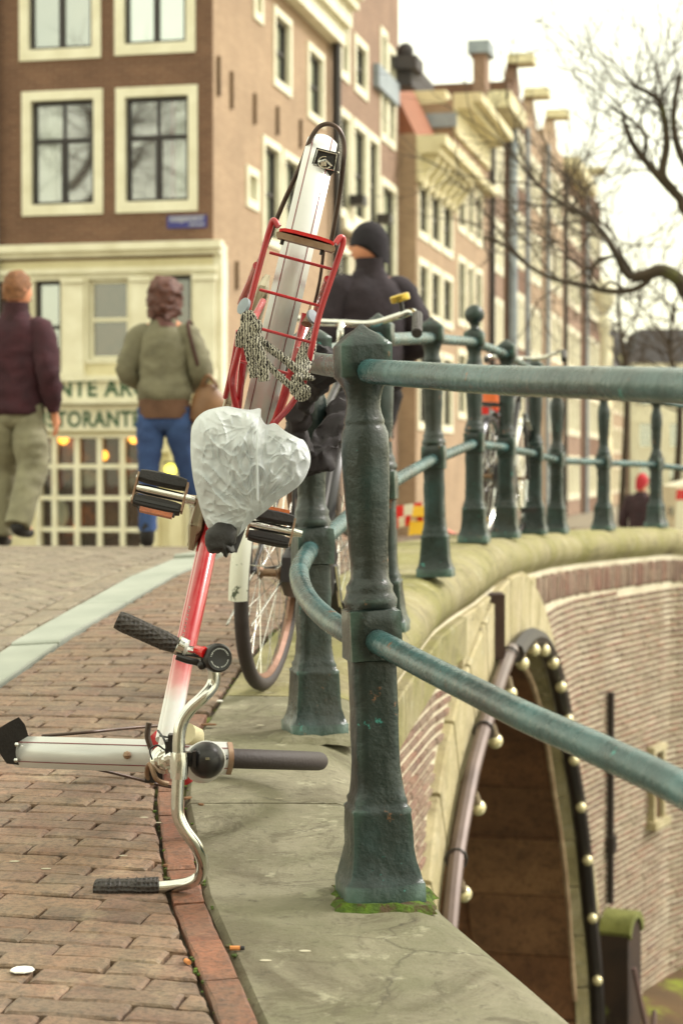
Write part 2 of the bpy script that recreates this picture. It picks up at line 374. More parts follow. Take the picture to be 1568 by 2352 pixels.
# ---- brick pieces cut to the edges of the paving
def clip(poly, p0, n):
    out = []; m = len(poly)
    for i in range(m):
        a, b = poly[i], poly[(i+1) % m]; da = (a-p0).dot(n); db = (b-p0).dot(n)
        if da >= 0: out.append(a)
        if (da >= 0) != (db >= 0): out.append(a + (b-a)*(da/(da-db)))
    return out
def area(p): return .5*sum(p[i].x*p[(i+1)%len(p)].y - p[(i+1)%len(p)].x*p[i].y for i in range(len(p)))
def shrink(p, g):
    c = sum(p, V((0,0)))/len(p); out = []
    for q in p:
        d = q-c; out.append(c + d*max(1-g*1.35/max(d.length, .02), .3))
    return out
def rough_edge(p, amp=.0016):
    out = []
    for i in range(len(p)):
        a, b = p[i], p[(i+1) % len(p)]; L = (b-a).length; n = 1 if L < .04 else (3 if L < .14 else 5)
        for k in range(n):
            q = a.lerp(b, k/n); out.append(q + V((rnd.uniform(-amp, amp), rnd.uniform(-amp, amp))) if k else q.lerp(a.lerp(b, .5), rnd.uniform(0, .035)))
    return out
def brick_mb(mb, poly, zf, top=0.0, tilt=(0,0), inset=.005, depth=.05):
    c = sum(poly, V((0,0)))/len(poly); z0 = zf(c.x, c.y); h = .03
    gx = (zf(c.x+h, c.y)-z0)/h; gy = (zf(c.x, c.y+h)-z0)/h
    def z(q): return z0 + (gx+tilt[0])*(q.x-c.x) + (gy+tilt[1])*(q.y-c.y) + top
    inn = [c+(q-c)*(1-inset*1.6/max((q-c).length, .02)) for q in poly]; n = len(poly)
    vs = [(q.x, q.y, z(q)-depth) for q in poly] + [(q.x, q.y, z(q)-inset*.8) for q in poly] + [(q.x, q.y, z(q)) for q in inn]
    fs = [tuple(range(2*n, 3*n))]
    for k in (0, n):
        for i in range(n): fs.append((k+i, k+(i+1)%n, k+(i+1)%n+n, k+i+n))
    return mb.add(vs, fs)
def inview(X, Y, Z, m=60):
    if Y < .5: return False
    x = CX + X/Y*F; y = HY - Z/Y*F
    return -m < x < 1568+m and -m < y < 2352+m
def lay(polys, name, mat, parent, zf, limit):
    polys.sort(key=lambda q: (not inview(*(sum(q, V((0,0)))/len(q)), zf(*(sum(q, V((0,0)))/len(q)))), (sum(q, V((0,0)))/len(q)).length))
    rest = MB()
    for i, p in enumerate(polys):
        top = rnd.uniform(-.0025, .0025); tl = (rnd.uniform(-.012,.012), rnd.uniform(-.012,.012))
        p = rough_edge(p)
        if i < limit: brick_mb(MB(), p, zf, top, tl).build(name, mat, parent, smooth=False)
        else: brick_mb(rest, p, zf, top, tl)
    if rest.v: rest.build(name+'s_beyond', mat, parent, smooth=False, kind='stuff')
U2, V2 = V((CA, -SA)), V((SA, CA))
BL, BW = .203, .066
def cutpath(p, border):
    c = sum(p, V((0,0)))/len(p); Y = c.y
    off = .071 if border else .006
    t = V((xin(Y+.05)-xin(Y-.05), .1)).normalized(); nn = V((-t.y, t.x))
    p = clip(p, V((xin(Y), Y)) + nn*off, nn)
    if len(p) > 2:
        p = clip(p, V((-1.05+.125*(Y-5.78)+.01, Y)), V((1, -.125)))
    return p
polys = []
for j in range(2, 225):
    v = j*BW + .9; off = (j % 2)*BL*.5 + rnd.uniform(-.02, .02); rowj = rnd.uniform(-.004, .004)
    i = -30
    while i < 8:
        u0 = i*BL + off; i += 1
        c = U2*(u0+BL/2) + V2*(v+BW/2); Y = c.y
        if Y < 1.4 or Y > 15 or c.x > xin(Y)+.2 or c.x < kerbx(Y)-.4: continue
        a = rnd.uniform(-.016, .016); jx = rnd.uniform(-.003,.003)
        ex = V2*(a*BL)
        q0 = U2*(u0+jx) + V2*(v+rowj)
        p = [q0, q0+U2*BL+ex, q0+U2*BL+V2*BW+ex-U2*(a*BW), q0+V2*BW-U2*(a*BW)]
        p = cutpath(p, Y < 5.45)
        if len(p) > 2 and area(p) > .0012: polys.append(shrink(p, rnd.uniform(.0018, .0036)))
lay(polys, 'paving_brick', M['paver'], pav, ground, 290)
# border row of bricks laid along the coping
polys = []; Y = 1.6
while Y < 5.3:
    t = V((xin(Y+.1)-xin(Y), .1)).normalized(); nn = V((-t.y, t.x)); a = V((xin(Y), Y)); L = rnd.uniform(.2, .235)
    Y2 = Y + t.y*L; b = V((xin(Y2), Y2))
    p = [a+nn*.006+t*.003, b+nn*.006-t*.003, b+nn*.066-t*.003, a+nn*.066+t*.003]
    if area(p) < 0: p = p[::-1]
    polys.append(shrink(p, .0015)); Y = Y2
lay(polys, 'border_brick', M['paver_border'], pav, lambda x, y: ground(x, y)+.003, 290)
# pale kerb of long stones
Y = 2.0
while Y < 15:
    Y2 = Y + rnd.uniform(.85, 1.0)
    def kl(y): return -1.135+.107*(y-6.37) - .005
    def kr(y): return -1.05+.125*(y-5.78)
    p = [V((kl(Y), Y)), V((kr(Y), Y)), V((kr(Y2), Y2)), V((kl(Y2), Y2))]
    p = [q for q in p]; c = sum(p, V((0,0)))/4
    p = [c + V(((q-c).x*.985, (q-c).y*.994)) for q in p]
    brick_mb(MB(), p, ground, .006, (0,0), .008, .1).build('kerb_stone', M['kerb'], pav, smooth=False); Y = Y2
# road bricks in herringbone
polys = []; BW = .09
dA, dB = (U2+V2).normalized(), (V2-U2).normalized()
for k in range(-80, 90):
    for m in range(-40, 40):
        ox, oy = (k + m*2)*BW + m*0, (k - m*2)*BW
        for kind in (0, 1):
            if kind == 0: r = (ox, oy, 2*BW, BW)
            else: r = (ox, oy+BW, BW, 2*BW)
            def P(a, b): return dA*a + dB*b + V((-2.2, 7.0))
            p = [P(r[0], r[1]), P(r[0]+r[2], r[1]), P(r[0]+r[2], r[1]+r[3]), P(r[0], r[1]+r[3])]
            c = sum(p, V((0,0)))/4
            if c.y < 3.2 or c.y > 13 or c.x < -3.6 or c.x > kerbx(c.y)+.1: continue
            kx = -1.135+.107*(c.y-6.37)-.03
            p = clip(p, V((kx-.115, c.y)), V((-1, .107)))
            if len(p) > 2 and area(p) > .002: polys.append(shrink(p, rnd.uniform(.003, .005)))
Y = 3.2
while Y < 13:
    kx = lambda y: -1.135+.107*(y-6.37)-.02
    for off in (0,):
        polys.append([V((kx(Y)-.105, Y)), V((kx(Y)-.012, Y)), V((kx(Y+.2)-.012, Y+.2)), V((kx(Y+.2)-.105, Y+.2))])
    Y += .21
lay(polys, 'road_brick', M['road_brick'], road, ground, 290)
# ================= bridge: coping, brick wall, arch =================
bridge = thing('stone_arch_bridge', 'old brick canal bridge with mossy stone coping and one tall arch', 'bridge', (0.9, 10.2, -4.45))
AR, AY, AZ = 3.3, 10.2, -4.22
def xo(Y): return interp(OUT_P, Y)
cuts = [-3,-1,.5,1.6,2.98,4.38,5.6,6.9,8.2,9.5,10.8,12.1,13.4,14.7,16,17.2,18.2,18.7,19.1]
for a, b in zip(cuts, cuts[1:]):
    ys = frange(a+.004, b-.004, .05); rg = []
    for Y in ys:
        i = V((xin(Y), Y, 0)); o = V((xo(Y), Y, 0)); w = (o-i).length; d = (o-i)/w; z = interp(CAP_T, Y)
        r = .115
        pr = [(0, -.2), (0, -.012), (.012, 0)]
        for k in range(1, 7): pr.append((lerp(.012, w-r, k/6), 0))
        for k in range(1, 8):
            t = math.radians(90-k*21); pr.append((w-r+r*math.cos(t), -r+r*math.sin(t)*(.95)))
        pr += [(w-.07, -.245), (w-.2, -.25)]
        ring = []
        for q, h in pr:
            p = i + d*q; nz = noise.noise(V((p.x*2, p.y*2, 3)))*.006 + noise.noise(V((p.x*9, p.y*9, 5)))*.0012
            ring.append(V((p.x, p.y, z + h + (nz if h > -.15 else 0))))
        rg.append(ring)
    MB().rings(rg[::-1]).build('coping_stone', M['coping'] if b < 6 else M['coping_far'], bridge, ang=40)
# wall backing with the arch opening
def archz(Y, R=AR):
    return AZ + math.sqrt(max(R*R-(Y-AY)**2, 0)) if abs(Y-AY) < R else None
WI = .055
mb = MB(); ys = sorted(set(frange(-3, 19.1, .15) + [AY-AR+.001, AY+AR-.001] + frange(AY-AR, AY-AR+.5, .04) + frange(AY+AR-.5, AY+AR, .04)))
for a, b in zip(ys, ys[1:]):
    m_ = (a+b)/2
    inside = abs(m_-AY) < AR
    za = archz(a) if inside and archz(a) is not None else (AZ if inside else -4.7)
    zb = archz(b) if inside and archz(b) is not None else (AZ if inside else -4.7)
    A_ = V((xo(a)-WI, a, 0)); B_ = V((xo(b)-WI, b, 0))
    mb.quad(A_+UP*za, B_+UP*zb, B_+UP*(interp(CAP_T, b)-.22), A_+UP*(interp(CAP_T, a)-.22))
mb.build('wall_core', M['mortar'], bridge, smooth=False)
# path of the wall by length
pth = []; Y = 4.6
while Y < 19.0: pth.append(V((xo(Y)-WI, Y))); Y += .02 if Y < 16.5 else .004
cum = [0]
for p, q in zip(pth, pth[1:]): cum.append(cum[-1]+(q-p).length)
import bisect
def at(s):
    i = min(max(bisect.bisect(cum, s)-1, 0), len(pth)-2); k = (s-cum[i])/(cum[i+1]-cum[i])
    return pth[i].lerp(pth[i+1], k), (pth[min(i+6, len(pth)-1)]-pth[max(i-5, 0)]).normalized()
variants = []
for k in range(5):
    b = MB(); r = random.Random(k)
    x0, x1, z0, z1 = -.5, .5, -.5, .5; e = .03; ez = .12
    j = lambda: r.uniform(-.02, .02)
    vs = [(x0+j(), 0, z0+j()*3), (x1+j(), 0, z0+j()*3), (x1+j(), 0, z1+j()*3), (x0+j(), 0, z1+j()*3)]
    vs2 = [(v[0]*(1-e*2), 1+j()*6, v[2]*(1-ez*1.6)) for v in vs]
    vs1 = [(v[0], .6, v[2]) for v in vs]
    b.add(vs+vs1+vs2, [(0,3,2,1)[::-1] if False else (8,11,10,9)] + [(i, i+4, (i+1)%4+4, (i+1)%4) for i in range(4)] + [(i+4, i+8, (i+1)%4+8, (i+1)%4+4) for i in range(4)])
    variants.append(b)
vmesh = [b.mesh('brick', M['wall_brick'], smooth=False) for b in variants]
allb = []
CH = .047
for ci in range(95):
    z = -.3 - ci*CH; s = (ci % 2)*.1 - rnd.uniform(0, .02)
    while s < cum[-1]-.2:
        L = rnd.choice([.2,.2,.2,.1]); c, t = at(s+L/2); Y = c.y; s += L+.011
        top = interp(CAP_T, Y) - (.44 if Y > 11.1 else .42)
        if z > top - CH*.6 or z < -4.5: continue
        if (Y-AY)**2 + max(z-AZ, 0)**2*1 < (AR+.36)**2 and z > AZ-.02: continue
        if z <= AZ and abs(Y-AY) < AR+.3: continue
        if 8.62 < Y < 11.25 and z > -1.35: continue
        allb.append((c, t, z, L, CH-.021, Y))
# standing bricks under the coping beyond the arch
s = 0
while s < cum[-1]-.1:
    c, t = at(s+.025); s += .058
    if c.y < 11.25: continue
    allb.append((c, t, interp(CAP_T, c.y)-.345, .047, .17, c.y))
def vis(e):
    c, t, z, L, H, Y = e; x = CX + c.x/c.y*F; y = HY - z/c.y*F
    return 880 < x < 1580 and y < 2352
vb = sorted([e for e in allb if vis(e)], key=lambda e: -e[3]*abs(e[1].y*.3+e[1].x)*e[4]/(e[5]**2))
ids = set(map(id, vb[:290])); rest = MB()
for e in allb:
    c, t, z, L, H, Y = e
    if Y < 5.6: continue
    n = V((t.y, -t.x)); R = Matrix(((t.x, n.x, 0), (t.y, n.y, 0), (0, 0, 1)))
    k = rnd.randrange(5); dep = rnd.uniform(.010, .017)
    if id(e) in ids: link(vmesh[k], 'brick', bridge, V((c.x, c.y, z)), R, (L, dep, H))
    else: rest.add([R @ V((p.x*L, p.y*dep, p.z*H)) + V((c.x, c.y, z)) for p in variants[k].v], variants[k].f)
rest.build('small_bricks', M['wall_brick'], bridge, smooth=False, kind='stuff')
# pale fascia stones under the coping, stone field round the crown of the arch
def facestone(y0, y1, zt, zb, proud=.03, name='facing_stone', mat='arch_stone'):
    ys = frange(y0+.004, y1-.004, .15); mb = MB(); rg = []
    for Y in ys:
        x = xo(Y)-WI
        zt_ = zt(Y) if callable(zt) else zt; zb_ = zb(Y) if callable(zb) else zb
        rg.append([V((x-.02, Y, zb_)), V((x+proud-.006, Y, zb_)), V((x+proud, Y, zb_+.008)), V((x+proud, Y, zt_-.008)), V((x+proud-.006, Y, zt_)), V((x-.02, Y, zt_))])
    mb.rings(rg).build(name, M[mat], bridge, smooth=False)
cz = lambda d: (lambda Y: interp(CAP_T, Y)-d)
for a, b in ((5.0,5.9),(5.9,6.8),(6.8,7.7),(7.7,8.62)): facestone(a, b, cz(.235), cz(.42), .045, mat='coping_far')
outer = lambda Y: max(archz(Y, AR+.37), -9) + .006
for a, b in ((8.62,9.2),(9.2,9.38),(9.96,10.6),(10.6,11.25)): facestone(a, b, cz(.235), outer, .028)
# drain slot strip over the crown
mb = MB(); x = xo(9.8)-WI; mb.box((x-.03, 9.67, -.77), (.07, .56, .32)); mb.build('drain_recess', simple('dark_slot', (74,56,50), (56,42,40), 9, .9), bridge)
# arch ring of voussoirs
NV = 27
for i in range(NV):
    a0 = math.radians(-4) + (math.pi+math.radians(8))*i/NV; a1 = math.radians(-4) + (math.pi+math.radians(8))*(i+1)/NV
    rg = []
    for k in range(4):
        a = lerp(a0+.003, a1-.003, k/3); row = []
        for R, pr in ((AR, -.05), (AR, .035), (AR+.012, .045), (AR+.352, .045), (AR+.36, .035), (AR+.36, -.05)):
            Y = AY - R*math.cos(a); z = AZ + R*math.sin(a)
            row.append(V((xo(Y)-WI+pr, Y - pr*.0, z)))
        rg.append(row)
    MB().rings(rg).build('arch_stone', M['arch_stone'], bridge, smooth=False)
# barrel of the arch: stone blocks, going back to the left
NB = 22
for i in range(NB):
    a0 = math.radians(-3) + math.radians(186)*i/NB; a1 = math.radians(-3) + math.radians(186)*(i+1)/NB
    off = 0 if i % 2 else .35
    xs = [-.035] + [-.035-off-.7*k for k in range(1, 12)]
    for q, (f0, f1) in enumerate(zip(xs, xs[1:])):
        rg = []; rr = rnd.uniform(-.012, .012)
        for k in range(3):
            a = lerp(a0+.002, a1-.002, k/2); row = []
            for fx, R in ((f0-.005, AR+rr), (f1+.005, AR+rr), (f1+.005, AR+.2), (f0-.005, AR+.2)):
                Y = AY - R*math.cos(a); z = AZ + R*math.sin(a); row.append(V((xo(Y)-WI+fx, Y-fx*.22, z)))
            rg.append(row)
        if q < 5: MB().rings(rg).build('barrel_stone', M['soffit'], bridge, smooth=False)
        elif q == 5:
            if i == 0: deep = MB()
            deep.rings(rg)
        else: deep.rings(rg)
deep.build('deep_barrel_stones', M['soffit'], bridge, smooth=False, kind='stuff')
# low walls of the passage below springing, mossy footing ledge on the far side
mb = MB()
for sgn, Y0 in ((-1, AY-AR-.1), (1, AY+AR+.02)):
    mb.box((xo(Y0)-3.2, Y0+.7, -4.6), (6.3, .3, .9))
mb.build('footing', M['soffit'], bridge, smooth=False)
ys = frange(13.3, 18.9, .1); rg = []
for Y in ys:
    c = V((xo(Y)-WI, Y)); t = V((xo(Y+.03)-xo(Y-.03), .06)).normalized(); n = V((t.y, -t.x))
    rg.append([V((*(c+n*q), z)) for q, z in ((-.02,-4.6),(.42,-4.6),(.42,-4.18),(.36,-4.12),(-.02,-4.05))])
displace(MB().rings(rg), .03, 3).build('footing_ledge', simple('mossy_ledge', (96,74,46), (70,54,36), 3, .95, bs=.6, bsc=30, spotc=(120,128,40), spotsc=2, spotth=(.5,.62)), bridge)
# iron anchor bar, niche on the far wall
def wallpoint(x, y):
    "point of the outer wall face seen at x, y"
    best = None
    for p in pth:
        if p.y < 11: continue
        e = abs(CX + p.x/p.y*F - x)
        if best is None or e < best[0]: best = (e, p)
    p = best[1]; d = W(x, y, p.y); i = pth.index(p); t = (pth[min(i+6, len(pth)-1)]-pth[max(i-5, 0)]).normalized()
    return V((p.x, p.y, d.z)), V((t.x, t.y, 0)), V((t.y, -t.x, 0))
p0, t, n = wallpoint(1392, 1590); p1, _, _ = wallpoint(1390, 2075)
mb = MB(); R = Matrix((t, n, UP)).transposed()
zz = (p0.z+p1.z)/2; mb.box(p0*1 + UP*(zz-p0.z) + n*.035, (.045, .04, p0.z-p1.z), R)
for k in (.3, .72): mb.box(V((p0.x, p0.y, lerp(p0.z, p1.z, k))) + n*.045, (.085, .05, .12), R)
mb.build('wall_anchor', M['iron_black'], bridge)
p0, t, n = wallpoint(1500, 1725); p1, _, _ = wallpoint(1500, 1880); R = Matrix((t, n, UP)).transposed()
c = (p0+p1)/2; h = p0.z-p1.z; w = .24
mb = MB()
for q in (-1, 1): mb.box(c+t*(q*w/2)+n*.02, (.05, .08, h), R)
mb.box(c+UP*(h/2+.025)+n*.02, (w+.1, .09, .05), R); mb.box(c-UP*(h/2+.03)+n*.03, (w+.14, .12, .06), R)
fr = mb.build('niche_frame', M['arch_stone'], bridge)
mb = MB(); mb.box(c+n*.014, (w-.05, .02, h), R); mb.build('niche_back', simple('niche_dark', (110,76,50), (60,40,30), 6, .9), fr)
# timber fender post with rounded mossy top standing in the water
p0, t, n = wallpoint(1372, 2090); R = Matrix((t, n, UP)).transposed()
fp = thing('timber_fender_post', 'dark timber post with mossy rounded top at the far foot of the arch', 'mooring post', V((p0.x, p0.y, -5.0))+n*.2)
prof = [(-.17, -5.0), (.17, -5.0), (.17, p0.z-.17)] + [(.17*math.cos(math.radians(a)), p0.z-.17+.17*math.sin(math.radians(a))) for a in range(15, 180, 15)] + [(-.17, p0.z-.17)]
b0 = V((p0.x, p0.y, 0)) + n*.08
MB().prism([b0 + t*q + UP*z for q, z in prof], n*.2).build('post_body', simple('wet_timber', (62,44,32), (42,30,24), 5, .8, bs=.4, spotc=(96,100,50), spotsc=3, spotth=(.58,.66)), fp)
cap = [b0 + t*q*1.12 + UP*(z+.02) - n*.01 for q, z in prof[3:-1]]; capi = [b0 + t*q*.92 + UP*(z-.03) - n*.01 for q, z in prof[3:-1]]
MB().prism(cap + capi[::-1], n*.23).build('moss_cap', simple('moss_cap', (128,130,74), (96,98,50), 12, 1, bs=.8), fp)
ch = catmull([b0+n*.24+t*-.16+UP*(p0.z-.35), b0+n*.3+t*-.05+UP*(p0.z-.8), b0+n*.3+t*.12+UP*(p0.z-.95), b0+n*.28+t*.24+UP*(p0.z-.75)], 6)
MB().tube(ch, .018, 8).build('hanging_hose', simple('hose', (120,96,92), (96,74,72), 9, .5), fp)
# conduit and string of bulbs along the arch
lights = thing('arch_light_string', 'string of round clear bulbs on a grey conduit following the edge of the bridge arch', 'light string', (xo(AY), AY, archz(AY)))
def ap(a, R, pr=.09):
    Y = AY - R*math.cos(a); return V((xo(Y)-WI+pr, Y, AZ + R*math.sin(a)))
MB().tube([ap(math.radians(d), AR+.07, .10) for d in range(8, 82, 3)], .035, 10).build('conduit', simple('grey_conduit', (120,104,100), (92,78,76), 5, .3, .2), lights)
MB().tube([ap(math.radians(d), AR+.02, .1) for d in range(82, 176, 3)], .05, 8).build('cable_tray', M['iron_black'], lights)
MB().tube([ap(math.radians(d), AR-.10, -.02) for d in range(84, 174, 3)], .018, 8).build('cable', simple('pale_cable', (196,170,140), (150,120,96), 9, .6), lights)
for d in (22, 36, 50, 64, 78):
    a = math.radians(d); MB().tube([ap(a, AR+.07, .1)+V((.045*math.cos(q), .045*math.sin(q)*math.sin(a)*.0, .045*math.sin(q))) for q in [k*math.pi/5 for k in range(10)]], .006, 6, closed=True).build('clip', M['iron_black'], lights)
def bulbmat():
    t = NT('clear_bulb_glass'); t.b.inputs['Base Color'].default_value = lin((226,214,170)); t.b.inputs['Roughness'].default_value = .12
    t.b.inputs['Coat Weight'].default_value = .6; t.b.inputs['Metallic'].default_value = .35; return t.m
bm_ = bulbmat(); cupm = simple('bulb_cup', (150,134,110), (120,104,86), 9, .5)
dd = 14.0
while dd < 172:
    a = math.radians(dd); p = ap(a, AR-.045, .13)
    b = MB().ball(p, .037, 12).build('bulb', bm_, lights)
    MB().tube([ap(a, AR+.04, .12), ap(a, AR-.02, .13)], .02, 8).build('bulb_holder', cupm, b)
    dd += 8.6
# ================= railing =================
rail = thing('canal_railing', 'dark green cast iron railing with turned posts curving round the canal bridge', 'railing', (.055, 3.67, -.82))
PROF = [(0,.0775,9),(.034,.078,9),(.038,.074,9),(.056,.068,8),(.075,.0635,7),(.1,.0605,8),(.165,.0575,8),(.174,.0585,8),(.18,.052,7),(.19,.0525,7),(.2,.049,6),(.22,.0455,5),(.26,.0435,5),(.36,.0435,5),(.45,.0435,5),(.456,.044,6),(.459,.0505,9),(.5,.0505,9),(.552,.0505,9),(.556,.045,4),(.56,.0505,2.2),(.572,.052,2),(.582,.047,2),(.588,.0445,2),(.598,.0455,2),(.606,.041,2),(.615,.0375,2),(.64,.0365,2),(.7,.039,2),(.76,.0425,2),(.82,.0455,2),(.86,.0465,2),(.89,.0445,2),(.904,.0405,2),(.909,.0385,2),(.913,.040,2),(.92,.0385,2),(.93,.0345,2),(.945,.0325,2),(.962,.034,2),(.978,.0385,2.2),(.988,.043,3),(.994,.046,5),(1.0,.0505,8),(1.055,.0505,9),(1.06,.0495,8),(1.078,.031,5),(1.09,.014,3),(1.1,.003,2)]
BALLP = PROF[:-4] + [(1.062,.046,6),(1.075,.03,3),(1.085,.022,2),(1.095,.024,2)] + [(1.15-.05*math.cos(math.radians(a)), .05*math.sin(math.radians(a)), 2) for a in range(35, 181, 16)]
def post_mesh(prof, seed):
    fine = []
    for (a, r, e), (b, r2, e2) in zip(prof, prof[1:]):
        k = max(1, int((b-a)/.02)) if b > a else 1
        for j in range(k): fine.append((lerp(a, b, j/k), lerp(r, r2, j/k), lerp(e, e2, j/k)))
    fine.append(prof[-1]); rg = []
    for z, hw, ex in fine:
        ex = ex*1.9 if ex > 6 else ex
        ring = []
        for j in range(32):
            a = 2*math.pi*j/32; c, s = math.cos(a), math.sin(a)
            k = (abs(c)**ex + abs(s)**ex)**(-1/ex); x, y = hw*c*k, hw*s*k
            d = noise.noise(V((x*26+seed*5, y*26, z*20)))*.0026 + noise.noise(V((x*60, y*60+seed, z*55)))*.0011
            ring.append(V((x*(1+d/hw if hw > .01 else 1), y*(1+d/hw if hw > .01 else 1), z+d*.8)))
        rg.append(ring)
    return MB().rings(rg).mesh('post', M['iron'], ang=60)
PL = [(.47,2.22),(.074,3.67),(-.071,5.12),(.155,6.63),(.40,8.13),(.67,9.68),(.91,10.6),(1.21,12.0),(1.47,13.1),(1.94,14.2),(2.51,15.3),(3.4,16.35),(4.8,17.25)]
PL = [(1.15,1.02)] + PL
pm = [post_mesh(PROF, 1), post_mesh(PROF, 4)]; pb = post_mesh(BALLP, 2)
LEAN = {2: -1.9, 3: -.8, 4: -1.5, 5: -1.0}
def ln(i, h): return -math.tan(math.radians(-LEAN.get(i, 0)))*h
def pz(i): return interp(CAP_T, PL[i][1])
for i, (x, y) in enumerate(PL):
    a = V(PL[max(i-1, 0)]); b = V(PL[min(i+1, len(PL)-1)]); t = (b-a).normalized(); ang = -math.atan2(t.x, t.y)
    if i == 3: ang = math.radians(14)
    link(pb if abs(y-9.68) < .01 else pm[i % 2], 'post', rail, V((x, y, pz(i))), Matrix.Rotation(math.radians(LEAN.get(i, 0)), 3, 'Y') @ Matrix.Rotation(ang, 3, 'Z'))
def railpath(h, lo, hi):
    pts = []
    for i in range(lo, hi): x, y = PL[i]; pts.append(V((x, y, pz(i)+h)))
    return pts
for nm, h, r in (('top_rail', 1.012, .0235), ('lower_rail', .5, .0235)):
    def seg(pts, nm=nm, r=r):
        pts = displace(MB().tube(pts, r, 16), .0014, 4, 3); return pts.build(nm, M['rail'], rail, ang=60)
    # near bend in front of the first post, then the sagging piece to the second, then straight pieces
    seg(catmull([V((1.15,1.02,pz(0)+h)), V((.78,1.6,-.965+h+.0)), V((.47,2.22,-.925+h)), V((.43,2.43,-.905+h)), V((.25,3.02,-.87+h)), V((.085+ln(2,h),3.62,-.825+h))], 8))
    if nm == 'lower_rail':
        q = catmull([V((-.075+ln(3,h),5.1,-.708+h)), W(690,1300,4.72), W(688,1330,4.5), W(706,1375,4.25), W(748,1420,3.98), W(796,1450,3.75), V((.055,3.66,-.82+h-.015))], 8)
    else:
        q = catmull([V((-.075+ln(3,h),5.1,-.708+h)), V((-.09,4.6,-.745+h)), V((-.045,4.1,-.785+h)), V((.045,3.66,-.82+h))], 8)
    seg(q)
    for i in range(4, len(PL)): seg([V((PL[i-1][0]+ln(i-1,h), PL[i-1][1], pz(i-1)+h-.004)).lerp(V((PL[i][0]+ln(i,h), PL[i][1], pz(i)+h)), k/6) for k in range(7)])
# cement and moss at the feet of the two near posts
for (x, y, w, g, mt) in ((.078,3.67,.086,.012,'moss'), (-.071,5.12,.10,.022,'coping')):
    rg = []; z = interp(CAP_T, y)
    for rr, zz in ((1.25,-.012),(1.1,.004),(1.0,g*.35),(.8,g*.5)):
        rg.append([V((x+w*rr*math.cos(a)*(abs(math.cos(a))**4+abs(math.sin(a))**4)**-.25*(1+.22*noise.noise(V((math.cos(a)*5, math.sin(a)*5, y)))), y+w*rr*math.sin(a)*(abs(math.cos(a))**4+abs(math.sin(a))**4)**-.25*(1+.1*noise.noise(V((math.cos(a)*3, math.sin(a)*3, y+4)))), z+zz+.006*noise.noise(V((a*3, rr*3, 0))))) for a in [2*math.pi*k/48 for k in range(48)]])
    displace(MB().rings(rg), .004, 40).build('moss_at_post_foot' if mt == 'moss' else 'cement_at_post_foot', M[mt], kind='stuff')
# ================= houses =================
K0 = V((-2.0, 30.0, 0)); NF = -VV; NS = U        # front facade faces -VV, street facade faces U
GZ = -2.0
def wallgrid(mb, o, d, n, a0, a1, z0, z1, holes, depth=.14):
    "wall face on the plane o + d*a + up*z with rectangular openings"
    As = sorted(set([a0, a1] + [h[0] for h in holes] + [h[1] for h in holes])); Zs = sorted(set([z0, z1] + [h[2] for h in holes] + [h[3] for h in holes]))
    As = [a for a in As if a0-1e-6 <= a <= a1+1e-6]; Zs = [z for z in Zs if z0-1e-6 <= z <= z1+1e-6]
    def P(a, z, q=0): return o + d*a + UP*z - n*q
    flip = d.cross(UP).dot(n) < 0
    def q4(a, b, c, e): mb.quad(*( (e, c, b, a) if flip else (a, b, c, e)))
    for x0, x1 in zip(As, As[1:]):
        for y0, y1 in zip(Zs, Zs[1:]):
            cx, cy = (x0+x1)/2, (y0+y1)/2
            if any(h[0] < cx < h[1] and h[2] < cy < h[3] for h in holes): continue
            q4(P(x0, y0), P(x1, y0), P(x1, y1), P(x0, y1))
    for x0, x1, y0, y1 in [h[:4] for h in holes]:
        q4(P(x0, y0), P(x0, y0, depth), P(x1, y0, depth), P(x1, y0)); q4(P(x0, y1, depth), P(x0, y1), P(x1, y1), P(x1, y1, depth))
        q4(P(x0, y0), P(x0, y1), P(x0, y1, depth), P(x0, y0, depth)); q4(P(x1, y0, depth), P(x1, y1, depth), P(x1, y1), P(x1, y0))
def ring(mb, o, d, n, a0, a1, z0, z1, w, q0, q1, wb=None):
    wb = wb or w
    def bx(x0, x1, y0, y1): mb.obox(o+d*x0+UP*y0+n*q0, d*(x1-x0), n*(q1-q0), UP*(y1-y0))
    bx(a0, a0+w, z0+wb, z1-w); bx(a1-w, a1, z0+wb, z1-w); bx(a0, a1, z0, z0+wb); bx(a0, a1, z1-w, z1)
